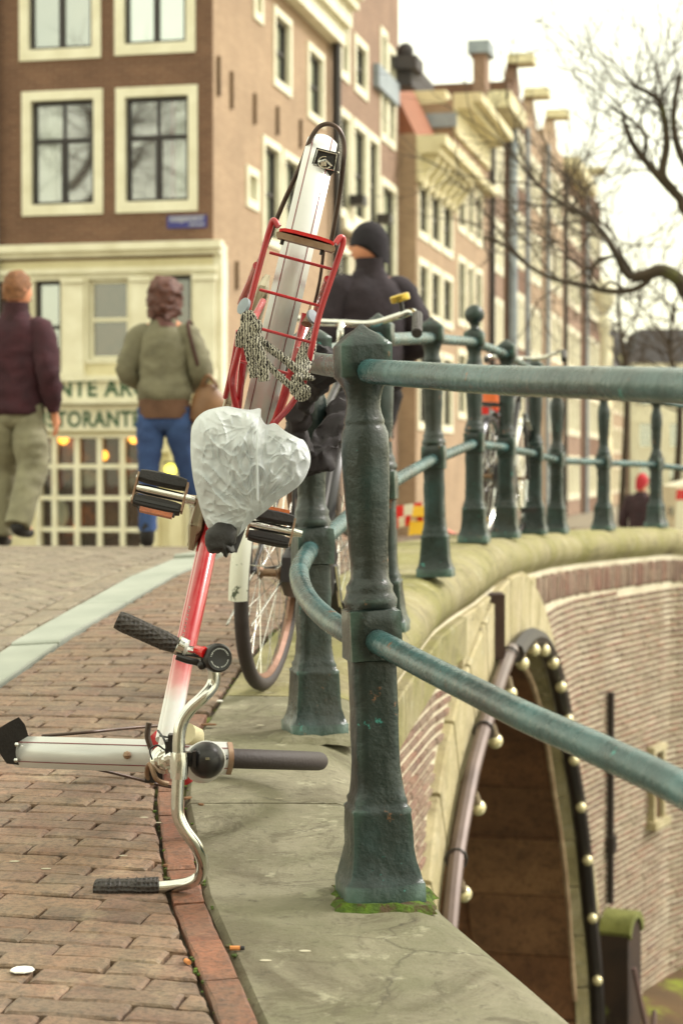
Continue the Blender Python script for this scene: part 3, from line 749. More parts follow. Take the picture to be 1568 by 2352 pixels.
def window(b, o, d, n, a0, a1, z0, z1, fw=.1, sash='dark_sash', pane='pane_mid', bars='T', frame='white_paint', curtain=None, name='window', sub=True):
    m = MB(); ring(m, o, d, n, a0-.015, a1+.015, z0-.015, z1+.015, fw, -.12, .035, fw*1.15); fr = m.build(name, M[frame], b, smooth=False)
    a0 += fw; a1 -= fw; z0 += fw*1.1; z1 -= fw
    if sash:
        m = MB(); ring(m, o, d, n, a0, a1, z0, z1, .045, -.12, -.06)
        zt = lerp(z0, z1, .62); am = (a0+a1)/2
        def bx(x0, x1, y0, y1, q=-.065): m.obox(o+d*x0+UP*y0-n*.12, d*(x1-x0), n*(.12+q), UP*(y1-y0))
        if 'T' in bars: bx(a0+.04, a1-.04, zt-.035, zt+.035)
        if 'M' in bars: bx(am-.045, am+.045, z0+.04, zt-.03, -.07)
        if 'm' in bars: bx(am-.02, am+.02, zt+.03, z1-.04, -.08)
        if 'H' in bars: bx(a0+.04, a1-.04, (z0+z1)/2-.03, (z0+z1)/2+.03)
        if 'G' in bars:
            for k in range(1, 3): bx(lerp(a0, a1, k/3)-.012, lerp(a0, a1, k/3)+.012, z0+.04, z1-.04, -.09)
            for k in (1, 3): bx(a0+.04, a1-.04, lerp(z0, z1, k/4)-.012, lerp(z0, z1, k/4)+.012, -.085)
        m.build('sash', M[sash], fr, smooth=False)
    m = MB(); m.obox(o+d*(a0-.01)+UP*(z0-.01)-n*.13, d*(a1-a0+.02), n*.02, UP*(z1-z0+.02)); m.build('pane', M[pane], fr, smooth=False)
    if curtain:
        for x0, x1, mt in curtain:
            m = MB(); p = []; N = 14
            for k in range(N+1):
                a = lerp(lerp(a0, a1, x0), lerp(a0, a1, x1), k/N); p.append(o+d*a-n*(.2+.02*math.sin(k*2.2)))
            for u, v in zip(p, p[1:]): m.quad(u+UP*z0, v+UP*z0, v+UP*z1, u+UP*z1)
            m.build('curtain', M[mt], fr)
M['net'] = simple('net_curtain', (216,222,206), (190,200,186), 4, .9)
M['redcloth'] = simple('red_curtain', (190,80,70), None, 4, .9)
M['brown_in'] = simple('brown_interior', (96,66,46), (70,48,36), 1.2, .9)
def body(mb, o, d, n, a0, a1, z0, z1, depth, front=False):
    "solid block behind a facade"
    mb.obox(o+d*a0+UP*z0-n*(.3 if not front else .0), d*(a1-a0), -n*(depth-.3), UP*(z1-z0))
# ---- corner building: brown front towards us, street side's stronger light put into tan brick
ROOF1 = 12.5
corner = thing('corner_house', 'brown brick corner house with cream windows above a cream restaurant front', 'building', K0+V((0,0,GZ)))
def fa(x): p = onplane(x, 600, K0, NF); return (p-K0).dot(U)
def fz(x, y): return onplane(x, y, K0, NF).z
def ft(x): return (onplane(x, 600, K0, NS)-K0).dot(VV)
def sz(x, y): return onplane(x, y, K0, NS).z
FW = []
for xl, xr, yt, yb, pn, cur in ((50,232,-160,135,'pane_mid',None),(268,448,-172,122,'pane_sky',None),(55,236,210,492,'pane_sky',((0,.42,'net'),)),(270,453,201,485,'pane_mid',((.72,1,'net'),(.66,.74,'redcloth')))):
    xm = (xl+xr)/2; FW.append((fa(xl), fa(xr), fz(xm, yb), fz(xm, yt), pn, cur))
FW += [(fa(-200), fa(-20), fz(0, 495), fz(0, 212), 'pane_mid', None), (fa(-200), fa(-20), fz(0,135), fz(0,-160), 'pane_mid', None)]
ztop = fz(250, 567)
mb = MB(); wallgrid(mb, K0, U, NF, -9.5, 0, ztop-.2, ROOF1, [w[:4] for w in FW])
mb.build('front_wall', M['brick_brown'], corner, smooth=False)
SWl = []
for xl, xr, yl0, yl1, bars in ((627,667,12,193,'H'),(705,742,95,267,'H'),(602,643,311,556,'H'),(649,688,344,580,'H'),(565,592,380,472,''),(582,602,-60,40,''),(628,668,640,860,'H')):
    SWl.append((ft(xl), ft(xr), sz(xl, yl1), sz(xl, yl0), bars))
mb = MB(); wallgrid(mb, K0, VV, NS, 0, 8.5, GZ, 9.4, [w[:4] for w in SWl])
mb.build('side_wall', M['brick_tan'], corner, smooth=False)
mb = MB(); mb.obox(K0+U*-9.5+VV*.32+UP*GZ, U*9.18, VV*8.1, UP*(9.3-GZ)); mb.build('house_core', M['brown_in'], corner, smooth=False)
mb = MB(); mb.obox(K0+U*-9.5+VV*.05+UP*9.5, U*9.4, VV*8.4, UP*2.6); mb.build('roof', M['slate'], corner, smooth=False)
for a0, a1, z0, z1, pn, cur in FW: window(corner, K0, U, NF, a0, a1, z0, z1, .15, 'dark_sash', 'pane_clear' if cur else pn, 'TMm', curtain=cur)
for a0, a1, z0, z1, bars in SWl: window(corner, K0, VV, NS, a0, a1, z0, z1, .13, 'dark_sash' if bars else None, 'pane_sky' if bars else 'pane_mid', bars)
# cornice along the street side
mb = MB()
for dz0, dz1, pr in ((8.4, 8.75, .25), (8.75, 9.1, .38), (9.1, 9.3, .52), (9.3, 9.5, .62)): mb.obox(K0+VV*-.0+UP*dz0+NS*.004, VV*8.5, NS*pr, UP*(dz1-dz0))
mb.build('cornice', M['white_paint'], corner, smooth=False)
for i, (x, y0, y1) in enumerate(((500,130,220),(530,165,250),(583,215,285),(635,245,310),(688,275,340),(722,300,350),(500,640,720),(541,600,665))):
    a = ft(x); z1, z0 = sz(x, y0), sz(x, y1); mb = MB(); mb.obox(K0+VV*(a-.04)+UP*z0+NS*.004, VV*.08, NS*.05, UP*(z1-z0)); mb.build('wall_anchor', simple('weathered_anchor', (120,96,70), (96,76,56), 3, .8) if i == 0 else bpy.data.materials['weathered_anchor'], corner, smooth=False)
a = ft(757); mb = MB(); mb.tube([K0+VV*a+NS*.14+UP*GZ, K0+VV*a+NS*.14+UP*8.6], .09, 10); mb.build('drainpipe', M['iron_black'], corner)
a = ft(520); z = sz(520, 600)
mb = MB(); mb.obox(K0+VV*.15+NS*.004+UP*(z-.6), VV*.25, NS*.12, UP*.55); mb.build('wall_lamp_box', M['lead'], corner, smooth=False)
mb = MB(); mb.tube([K0+U*-3.62+NF*.12+UP*GZ, K0+U*-3.62+NF*.12+UP*ROOF1], .09, 10); dp = mb.build('drainpipe', M['lead'], corner); 
# blue street name plate
sa, sb, s0, s1 = fa(385), fa(476), fz(430, 524), fz(430, 495)
mb = MB(); mb.obox(K0+U*sa+UP*s0+NF*.004, U*(sb-sa), NF*.02, UP*(s1-s0)); plate = mb.build('street_name_plate', simple('blue_enamel', (52,50,130), (46,44,120), 3, .3), corner, smooth=False)
def text(s, name, mat, parent, o, d, n, h, w=None, bold=.0, align='LEFT'):
    c = bpy.data.curves.new(name, 'FONT'); c.body = s; c.size = 1; c.extrude = .004; c.offset = bold; c.align_x = align; c.space_character = 1.1
    ob = bpy.data.objects.new(name, c); sc.collection.objects.link(ob); c.materials.append(mat); bpy.context.view_layer.update()
    sy = h/.70; sx = (w/ob.dimensions.x) if w else sy
    R = Matrix((d, UP, n)).transposed().to_4x4()
    me = bpy.data.meshes.new_from_object(ob.evaluated_get(bpy.context.evaluated_depsgraph_get())); bpy.data.objects.remove(ob); me.materials.clear(); me.materials.append(mat)
    ob = bpy.data.objects.new(name, me); sc.collection.objects.link(ob)
    ob.parent = parent; ob.matrix_parent_inverse = Matrix.Translation(-parent.location); ob.matrix_basis = Matrix.Translation(o) @ R @ Matrix.Diagonal((sx, sy, 1, 1)); return ob
wt = simple('white_letters', (220,222,226), None, 3, .5)
text('KORSJESPOORTST', 'letters', wt, plate, K0+U*(sa+.05)+UP*(s0+.10)+NF*.026, U, NF, .085, sb-sa-.1, .012)
text('CENTRUM', 'letters', wt, plate, K0+U*(sa+.36)+UP*(s0+.03)+NF*.026, U, NF, .04, .24, .01)
# ---- restaurant front (ground floor)
rf = corner
zs = lambda y: fz(250, y)
gf_l, gf_r = fa(-160), fa(507)
def bar(name, a0, a1, z0, z1, pr, mat='white_paint', q0=.004, parent=None):
    m = MB(); m.obox(K0+U*a0+UP*z0+NF*q0, U*(a1-a0), NF*(pr-q0), UP*(z1-z0)); return m.build(name, M[mat], parent or corner, smooth=False)
grid_l, grid_r, grid_t, grid_b = fa(84), fa(331), zs(998), GZ+.35
holes = [(fa(75), fa(146), zs(862), zs(636)), (fa(198), fa(302), zs(832), zs(636)), (fa(352), fa(446), zs(832), zs(630)), (grid_l, grid_r, grid_b, grid_t), (fa(-90), fa(25), zs(862), zs(636)), (fa(362), fa(388), GZ+.25, zs(1040)), (fa(418), fa(490), GZ+.05, zs(1000))]
mb = MB(); wallgrid(mb, K0+NF*.003, U, NF, -9.5, 0.0, GZ, ztop-.2, holes, .2); mb.build('shopfront', M['cream'], corner, smooth=False)
mb = MB(); mb.obox(K0+U*.004+UP*GZ, VV*.28, U*.14, UP*(ztop-GZ)); mb.build('corner_pilaster', M['white_paint'], corner, smooth=False)
bar('cornice', -9.5, fa(508)+.05, zs(578), zs(561), .22); bar('cornice', -9.5, fa(505)+.03, zs(590), zs(578)-.002, .12); bar('frieze_moulding', -9.5, fa(500), zs(627), zs(616), .1); bar('architrave', -9.5, fa(500), zs(636)+.02, zs(627)-.003, .05)
for x0, x1 in ((146,198),(303,352),(447,500),(28,74)):
    bar('pilaster', fa(x0+3), fa(x1-3), zs(850), zs(650), .09); bar('pilaster_capital', fa(x0), fa(x1), zs(649), zs(637), .14); bar('pilaster_base', fa(x0), fa(x1), zs(862), zs(851), .14)
bar('sill', -9.5, fa(500), zs(870), zs(863), .16)
bar('sign_ledge', fa(-100), fa(345), zs(928), zs(917), .3); bar('sign_ledge', fa(-100), fa(500), zs(876), zs(871), .2)
s1_ = bar('upper_sign_board', fa(-80), fa(430), zs(916), zs(877), .10); s2_ = bar('lower_sign_board', fa(-80), fa(345), zs(990), zs(930), .12)
gr = simple('green_letters', (60,92,64), (54,82,58), 3, .6)
l0, l1 = fa(136), fa(328)
text('RISTORANTE ARCO', 'letters', gr, s1_, K0+U*(fa(155)-1.62)+UP*zs(910)+NF*.106, U, NF, (zs(868)-zs(906)), 1.62+fa(362)-fa(136), .03)
text('RISTORANTE', 'letters', gr, s2_, K0+U*(fa(145)-.50)+UP*zs(980)+NF*.126, U, NF, (zs(941)-zs(976)), .50+fa(332)-fa(150), .03)
for xl, xr, yb, yt, bars in ((75,146,862,636,'H'),(198,302,832,636,'H'),(352,446,832,630,''),(-90,25,862,636,'H')):
    window(corner, K0, U, NF, fa(xl), fa(xr), zs(yb), zs(yt), .05, 'white_paint' if xl == 198 else 'dark_sash', 'pane_dark' if xl != 75 else 'pane_mid', bars)
# grid window: every bar and the warm room behind
gw = MB(); ring(gw, K0, U, NF, grid_l, grid_r, grid_b, grid_t, .05, -.15, .03); gwo = gw.build('window', M['white_paint'], corner, smooth=False)
nx = 5; cw = (grid_r-grid_l)/4.72; chh = (zs(998)-zs(1071))
for k in range(1, 6):
    a = grid_l - .1 + cw*k
    if a < grid_r: m = MB(); m.obox(K0+U*(a-.04)+UP*(grid_b+.05)-NF*.1, U*.08, NF*.09, UP*(grid_t-grid_b-.1)); m.build('glazing_bar', M['white_paint'], gwo, smooth=False)
k = 1
while grid_t - chh*k > grid_b+.1:
    z = grid_t - chh*k; m = MB(); m.obox(K0+U*(grid_l+.05)+UP*(z-.035)-NF*.1, U*(grid_r-grid_l-.1), NF*.085, UP*.07); m.build('glazing_bar', M['white_paint'], gwo, smooth=False); k += 1
m = MB(); m.obox(K0+U*grid_l+UP*grid_b-NF*.14, U*(grid_r-grid_l), NF*.02, UP*(grid_t-grid_b)); m.build('pane', M['pane_shop'], gwo, smooth=False)
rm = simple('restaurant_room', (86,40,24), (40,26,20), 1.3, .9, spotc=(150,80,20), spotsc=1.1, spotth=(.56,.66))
# room box: cut the core by putting a shallow niche face just in front of it
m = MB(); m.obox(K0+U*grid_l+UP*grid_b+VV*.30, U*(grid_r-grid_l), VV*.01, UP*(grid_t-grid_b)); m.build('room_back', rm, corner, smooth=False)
def lampmat(name, c, st):
    t = NT(name); t.b.inputs['Emission Color'].default_value = lin(c); t.b.inputs['Emission Strength'].default_value = st; t.b.inputs['Base Color'].default_value = lin(c); return t.m
lm = lampmat('warm_lamp', (255,170,60), 2.2); lm2 = lampmat('yellow_lamp', (245,240,90), 1.6)
for x, y, r in ((146,1008,.09),(308,1006,.09),(237,1046,.085),(238,1046,.085),(358,1046,.1),(370,1048,.08),(176,1213,.05),(126,1068,.045)):
    if x == 238: continue
    p = onplane(x, y, K0+VV*.24, NF); MB().ball(p, r, 12).build('lamp_globe', lm, corner)
for x, y, w, h, c in ((138,1180,.28,.5,(206,210,200)),(250,1200,.4,.55,(110,74,50)),(300,1190,.4,.6,(96,60,44)),(200,1100,.35,.3,(150,140,120)),(130,1095,.3,.5,(110,26,18)),(290,1080,.3,.45,(150,84,20)),(310,1110,.34,.34,(96,70,20))):
    p = onplane(x, y, K0+VV*.27, NF); MB().ball(p, .5, 12, (w, .1, h)).build('diner_shape' if y > 1150 else 'room_decoration', simple('room_%d' % x, c, None, 5, .9), corner)
dr = bar('door', fa(418), fa(490), GZ+.05, zs(1000), -.15, 'white_paint', -.19)
m = MB(); m.obox(K0+U*fa(432)+UP*(GZ+.9)-NF*.148, U*(fa(478)-fa(432)), NF*.02, UP*(zs(1020)-GZ-.9)); m.build('door_glass', M['pane_dark'], dr, smooth=False)
bar('side_panel', fa(362), fa(388), GZ+.25, zs(1040), -.1, 'cream', -.19)
p = onplane(392, 1078, K0+NF*.25, NF); pl = MB().ball(p, .09, 12).build('porch_lamp', lm2, corner)
m = MB(); m.obox(p+U*-.09+UP*.09, U*.18, NF*.12, UP*.03); m.build('lamp_hood', M['iron_black'], pl, smooth=False)
poster = simple('turquoise_card', (60,170,170), None, 3, .6)
m = MB(); m.obox(K0+U*fa(288)+UP*zs(812)-NF*.10, U*.10, NF*.01, UP*.2); m.build('turquoise_card', poster, corner, smooth=False)
# ---- row of street houses
def street_pt(t, off=0): return K0 + VV*t + NS*off
def P_t(x, off=0): return (onplane(x, 600, K0+NS*off, NS)-K0).dot(VV)
def P_z(x, y, off=0): return onplane(x, y, K0+NS*off, NS).z
def row_house(name, label, t0, t1, off, top, wall, wins, extra=None, sash='dark_sash'):
    o = K0 + NS*off; h = thing(name, label, 'building', V(street_pt((t0+t1)/2, off))+V((0,0,GZ)), group='tall brick houses along the street')
    mb = MB(); ws = [(a0, a1, z0, z1) for a0, a1, z0, z1 in [w[:4] for w in wins]]
    wallgrid(mb, o, VV, NS, t0, t1, GZ, top, ws); mb.build('facade', M[wall], h, smooth=False)
    mb = MB(); mb.obox(o+VV*(t0+.003)+UP*GZ-NS*.22, VV*(t1-t0-.006), -NS*8, UP*(top-GZ-.01))
    mb.obox(o+VV*(t0+.001)+UP*GZ-NS*.001, VV*.2, -NS*.3, UP*(top-GZ-.005)); mb.build('side_wall', M[wall], h, smooth=False)
    for w in wins: window(h, o, VV, NS, *w[:4], fw=w[5] if len(w) > 5 else .16, sash=sash if (w[1]-w[0]) > .5 else None, pane=w[4] if len(w) > 4 else 'pane_sky', bars='H')
    return h, o
def stepwin(cols, rows, off=0):
    out = []
    for i, (xl, xr) in enumerate(cols):
        for z0, z1 in rows: out.append((P_t(xl, off), P_t(xr, off), z0, z1))
    return out
# house 2
def zz(x, y, off=0): return P_z(x, y, off)
c2 = [(777,803),(808,841),(843,869)]
rows2 = [(zz(777,492), zz(777,243))]
w2 = stepwin(c2, rows2) + [(P_t(873), P_t(908), zz(873,700), zz(873,405))]
w2 += [(P_t(812), P_t(842), zz(812,206), zz(812,76)), (P_t(872), P_t(887), zz(872,318), zz(872,60)), (P_t(889), P_t(906), zz(889,332), zz(889,100)), (P_t(780), P_t(800), zz(780,175), zz(780,-40))]
w2 += [(P_t(777), P_t(803), zz(777,800), zz(777,560)), (P_t(810), P_t(845), zz(810,800), zz(810,590))]
h2, o2 = row_house('street_house', 'brown brick house with tall cream windows and a scrolled gable, next to the corner house', 8.5, 15.4, 0, 12.2, 'brick_red', w2)
prof = [(8.5,12.2),(8.6,13.0),(9.6,13.4),(10.2,15.2),(11.9,16.2),(13.7,15.2),(14.3,13.4),(15.3,13.0),(15.4,12.2)]
MB().prism([street_pt(a, -.02)+UP*z for a, z in prof], -NS*.3).build('gable', M['brick_red'], h2, smooth=False)
pr2 = [(8.45,11.0),(8.45,12.5),(9.2,11.9),(9.0,11.2)]
MB().prism([street_pt(a, .02)+UP*(z-1.5) for a, z in pr2], NS*.25).build('gable_scroll', M['cream'], h2)
mb = MB(); mb.obox(street_pt(14.9,.002)+UP*8.9, VV*.7, NS*.4, UP*.35); mb.obox(street_pt(14.7,.002)+UP*9.25, VV*.9, NS*.55, UP*.3); mb.ball(street_pt(15.2,.2)+UP*9.75, .2, 10); mb.build('eaves_ornament', M['slate'], h2)
mb = MB(); mb.obox(street_pt(12.4,.002)+UP*8.4, VV*2.4, NS*.14, UP*.5); mb.build('stone_band', M['lead'], h2, smooth=False)
mb = MB(); mb.obox(street_pt(8.7,.002)+UP*(zz(777,510)-.15), VV*4.4, NS*.2, UP*.2); mb.build('sill_band', M['white_paint'], h2, smooth=False)
for x, y in ((795,470),(858,512)):
    a = P_t(x); mb = MB(); mb.obox(street_pt(a,.06)+UP*(zz(x,y)), VV*.4, NS*.3, UP*.2); mb.build('planter_box', M['iron_black'], h2, smooth=False)
# house 3 with bracketed cornice and tiled roof
O3 = .42
w3 = stepwin([(959,983),(987,1011),(1014,1038)], [(zz(959,543,O3), zz(959,403,O3)), (zz(959,724,O3), zz(959,590,O3)), (zz(959,985,O3), zz(959,790,O3))], O3)
t3 = P_t(1040, O3)
h3, o3 = row_house('street_house', 'house with heavy cream bracketed cornice under a red tiled roof', 15.4, t3, O3, zz(950,300,O3), 'brick_tan', w3)
ct = zz(976, 295, .9)
mb = MB(); zb = zz(950,330,O3)
for z0, z1, pr in ((ct-.95,ct-.3,.12),(ct-.3,ct-.12,.55),(ct-.12,ct+.12,.7)): mb.obox(street_pt(15.38,O3+.004)+UP*z0, VV*(t3-15.3), NS*pr, UP*(z1-z0))
mb.build('cornice', M['cream'], h3, smooth=False)
for k in range(7):
    a = lerp(15.6, t3-.3, k/6); m = MB(); m.prism([street_pt(a, O3+q)+UP*(ct-.3+z) for q, z in ((.12,0),(.5,0),(.45,-.2),(.2,-.5),(.12,-.8))], VV*.22); m.build('bracket', M['cream'], h3)
mb = MB(); mb.prism([street_pt(15.42, O3+q)+UP*z for q, z in ((0,ct+.12),(-1.0,ct+2.15),(-1.6,ct+2.35),(-5,ct+.2))], VV*(t3-15.45)); rfo = mb.build('roof', M['tile_roof'], h3, smooth=False)
mb = MB(); mb.obox(street_pt(21.0,O3-.1)+UP*(ct+.0), VV*2.0, -NS*2, UP*1.25); mb.build('dormer', M['white_paint'], rfo, smooth=False)
mb = MB(); mb.obox(street_pt(20.7,O3+.1)+UP*(ct+1.25), VV*2.6, -NS*2.4, UP*.36); mb.build('dormer_roof', M['lead'], rfo, smooth=False)
mb = MB(); mb.obox(street_pt(20.97,O3-.32)+UP*(ct+.25), -VV*.03, -NS*1.2, UP*.85); mb.build('dormer_window', M['pane_dark'], rfo, smooth=False)
# house 4
O4 = .42; t4 = P_t(1118, O4)
w4 = stepwin([(1050,1068),(1072,1086),(1090,1105)], [(zz(1050,528,O4), zz(1050,392,O4)), (zz(1050,745,O4), zz(1050,585,O4)), (zz(1050,960,O4), zz(1050,800,O4))], O4)
zt4 = zz(1084,228,.9)
h4, o4 = row_house('street_house', 'tan brick house with white lower cornice and brick chimney above', t3, t4, O4, zt4, 'brick_tan', w4)
mb = MB()
for z0, z1, pr in ((zt4-1.7,zt4-1.5,.3),(zt4-.9,zt4-.25,.1),(zt4-.25,zt4-.08,.5),(zt4-.08,zt4+.15,.75)): mb.obox(street_pt(t3-.02,O4+.004)+UP*z0, VV*(t4-t3+.02), NS*pr, UP*(z1-z0))
mb.obox(street_pt(t3-.02,O4-.2)+UP*(zt4-.1), VV*.8, -NS*4, UP*.35); mb.build('cornice', M['cream'], h4, smooth=False)
mb = MB(); mb.obox(street_pt(P_t(1113,-.4),-.4)+UP*(zt4-.5), VV*.95, -NS*.4, UP*(P_z(1127,120,-.4)-zt4+.2)); ch4 = mb.build('chimney', M['brick_red'], h4, smooth=False)
mb = MB(); mb.obox(street_pt(P_t(1113,-.4)-.15,-.25)+UP*(P_z(1127,120,-.4)-.3), VV*1.25, -NS*.7, UP*.4); mb.build('chimney_cap', M['lead'], ch4, smooth=False)
mb = MB(); mb.obox(street_pt(t3+.6,O4-1.2)+UP*zt4, VV*3.4, -NS*3, UP*1.2); mb.build('roof', M['slate'], h4, smooth=False)
# further houses
labs = ['narrow dark brick house with pale projecting lintel, beyond the chimney','brick house with blue grey pipe and scrolled top, fifth along the street','brown house with small stepped gable behind the thin tree branches','pale brick house with pointed gable, far along the street row','reddish house with flat cornice near the far end of the row','last tall house of the row, beside the white lamp column']
xs = [1118,1158,1200,1245,1290,1335,1374]; tops = [(1158,262),(1190,232),(1240,312),(1285,355),(1330,420),(1360,455)]
walls = ['brick_red','brick_brown','brick_tan','brick_pale','brick_red','brick_brown']
for i in range(6):
    a0, a1 = P_t(xs[i]), P_t(xs[i+1]); x0, x1 = xs[i], xs[i+1]; tz = P_z(*tops[i])
    tz = min(tz, 15); wins = []
    ncol = 3; wd = (a1-a0)/(ncol+.6)
    hgt = (tz - GZ - 1.0)/5
    for c in range(ncol):
        for r in range(5):
            aa = a0 + .35*wd + c*wd; z0 = GZ + .7 + r*hgt; wins.append((aa+.05*wd, aa+.78*wd, z0, z0+hgt*.68, 'pane_sky' if (r+c) % 3 else 'pane_mid', .24))
    hh, oo = row_house('street_house', labs[i], a0, a1, [0,.1,0,.05,.0,.1][i], tz, walls[i], wins, sash=None)
    o_ = [0,.1,0,.05,.0,.1][i]; mid = (a0+a1)/2; w = a1-a0
    if i in (0, 4):
        mb = MB(); mb.obox(street_pt(a0,o_+.004)+UP*(tz-.5), VV*w, NS*.7, UP*.5); mb.build('cornice', M['cream'], hh, smooth=False)
    else:
        pf = [(a0,tz),(a0+.15*w,tz+.4),(a0+.3*w,tz+.6),(a0+.34*w,tz+1.6),(mid,tz+2.3),(a1-.34*w,tz+1.6),(a1-.3*w,tz+.6),(a1-.15*w,tz+.4),(a1,tz)]
        MB().prism([street_pt(a, o_-.02)+UP*(z-1.2 if k in (0, 8) else z-1.2) for k, (a, z) in enumerate(pf)], -NS*.35).build('gable', M[walls[i]], hh, smooth=False)
        mb = MB(); mb.obox(street_pt(mid-.5,o_-.3)+UP*(tz+1.0), VV*1.0, NS*.9, UP*.3); mb.build('gable_cap', M['cream'], hh, smooth=False)
    mb = MB(); mb.tube([street_pt(a0+.12,o_+.15)+UP*GZ, street_pt(a0+.12,o_+.15)+UP*(tz-.6)], .09 if i != 1 else .16, 8); mb.build('drainpipe', M['lead'] if i in (1, 2, 3, 5) else M['iron_black'], hh)
mb = MB(); mb.obox(street_pt(P_t(1112),.3)+UP*(P_z(1195,238)), VV*(P_t(1196)-P_t(1112)), NS*.8, UP*.35); mb.obox(street_pt(P_t(1186),.9)+UP*(P_z(1195,255)), VV*.7, NS*.5, UP*.4)
# low cream houses farther on and houses closing the view
def plain_house(name, label, o, d, n, wd, z1, depth, wall, cols, rows, roof=None, pane='pane_mid', fw=.16):
    h = thing(name, label, 'building', o+V((0,0,GZ)), group='pale houses at the far end')
    wins = []
    for c in range(cols):
        for r in range(rows):
            cw_ = wd/cols; a = cw_*c + cw_*.22; hz = (z1-GZ-.8)/rows; wins.append((a, a+cw_*.56, GZ+.7+hz*r, GZ+.7+hz*r+hz*.66))
    mb = MB(); wallgrid(mb, o, d, n, 0, wd, GZ, z1, wins); mb.build('facade', M[wall], h, smooth=False)
    mb = MB(); mb.obox(o+d*.002+UP*GZ-n*.22, d*(wd-.004), -n*depth, UP*(z1-GZ-.01)); mb.build('side_wall', M[wall], h, smooth=False)
    for w in wins: window(h, o, d, n, *w, fw=fw, sash='white_paint', pane=pane, bars='G')
    if roof:
        mb = MB(); mb.prism([o+d*-.1+UP*z1+n*.1, o+d*(wd+.1)+UP*z1+n*.1, o+d*(wd*.85)+UP*(z1+2.2)-n*1.5, o+d*(wd*.15)+UP*(z1+2.2)-n*1.5], -n*5); mb.build('roof', M[roof], h, smooth=False)
    return h
tt = P_t(1374)+.3
for i, (w, z1, wl, lb) in enumerate(((9, 7.4, 'cream', 'low cream house past the end of the tall row'), (12, 5.6, 'brick_pale', 'lower pale house beyond the low cream one'), (16, 7.2, 'cream', 'distant cream house end, farthest on the street side'))):
    plain_house('far_house', lb, street_pt(tt), VV, NS, w, z1, 7, wl, 4, 3, 'slate'); tt += w+.05
eo = V((13.5, 118, 0))
for i, (w, z1, wl, lb) in enumerate(((4.2, 5.2, 'brick_red', 'small reddish house closing the view, between two railing posts'), (5.6, 6.6, 'white_paint', 'white house with gridded sash windows closing the view'), (7, 7.6, 'brick_brown', 'brown gabled house closing the view at the photo edge'), (9, 6.5, 'cream', 'cream house closing the view, mostly outside the frame'))):
    plain_house('far_house', lb, eo, V((1,0,0)), V((0,-1,0)), w, z1, 8, wl, 3, 3, 'slate', fw=.12); eo = eo + V((w+.06, 0, 0))
# yellow lit sign on the street house
sg = thing('shop_sign', 'lit yellow sign board projecting from the brick house by the railing', 'sign', onplane(925, 1010, K0+NS*1.2, NS))
c = W(925, 1010, 46); mb = MB(); mb.box(c, (.68, .12, .52)); mb.build('sign_panel', lampmat('sign_yellow', (255,236,120), .75), sg, smooth=False)
mb = MB(); ring(mb, c-V((.36,0,.28)), V((1,0,0)), V((0,-1,0)), 0, .72, 0, .56, .035, -.08, .08); mb.tube([c+V((-.3,0,.24)), c+V((-.9,.0,.24))], .02, 6); mb.build('sign_frame', M['cream'], sg, smooth=False)
mb = MB()
for k, w in enumerate((.5,.42,.5)): mb.box(c+V((0,-.064,.12-.13*k)), (w, .008, .03))
mb.build('letters', simple('sign_writing', (214,180,90), None, 3, .6), sg, smooth=False)

# unseen houses added behind the viewer, only for the panes and iron to reflect
for i, (x, wd, z1, wl, lb) in enumerate(((-24, 11, 9.5, 'brick_brown', 'unseen brown brick house added behind the viewer for reflections, leftmost of three'), (-12.8, 12, 11, 'brick_red', 'unseen reddish brick house added behind the viewer for reflections, middle one of three'), (-.6, 13, 10, 'brick_tan', 'unseen tan brick house added behind the viewer for reflections, by the water'))):
    plain_house('added_house_behind', lb, V((x+wd, -20, 0)), V((-1,0,0)), V((0,1,0)), wd, z1, 7, wl, 4, 3, 'slate', fw=.14)['group'] = 'unseen houses added for reflections'
# ================= trees, lamp column, van, barrier =================
M['bark'] = simple('wet_bark', (66,54,38), (46,38,30), 3, .9, bs=.5, bsc=20, spotc=(84,84,44), spotsc=1.5, spotth=(.6,.72))
M['twig'] = simple('twig_bark', (78,66,54), (58,48,40), 3, .9)
def twigs(mb, p, d, L, r, depth, rr, spread=.55, up=.08, count=None):
    pts = [p]; q = p; dd = d.normalized(); n = 4; kids = []
    for i in range(n):
        dd = (dd + V((rr.uniform(-1,1), rr.uniform(-1,1), rr.uniform(-1,1)+up))*.28).normalized(); q = q + dd*(L/n); pts.append(q); kids.append((q, dd))
    mb.tube(pts, [lerp(r, r*.45, i/n) for i in range(n+1)], 4 if depth < 2 else 5, cap=False)
    if depth == 0: return
    for k in range(count or 4):
        q, dd0 = kids[rr.randrange(1, n)] if k else kids[-1]
        nd = (dd0 + V((rr.uniform(-1,1), rr.uniform(-1,1), rr.uniform(-.8,1)))*spread*1.5).normalized()
        twigs(mb, q, nd, L*rr.uniform(.5,.8), r*.5, depth-1, rr, spread, up, count)
def limb(mb, pts, r0, r1, Z=None):
    ps = catmull(pts, 5); n = len(ps); mb.tube(ps, [lerp(r0, r1, i/(n-1)) for i in range(n)], 8); return ps
Zt = 22.0
tree = thing('bare_tree', 'bare winter tree reaching its long mossy bough over the canal from outside the frame', 'tree', (5.6, Zt, -2))
tr = MB(); cr = MB(); R1 = random.Random(5)
limb(tr, [V((5.6,Zt,-2.05)), V((5.5,Zt,-.3)), V((5.2,Zt,1.0)), V((5.4,Zt-.3,2.6)), V((5.6,Zt,5.5))], .24, .1)
b1 = limb(tr, [V((5.2,Zt,.9)), W(1600,700,Zt), W(1560,645,Zt), W(1520,622,Zt), W(1480,632,Zt), W(1450,638,Zt)], .10, .06)
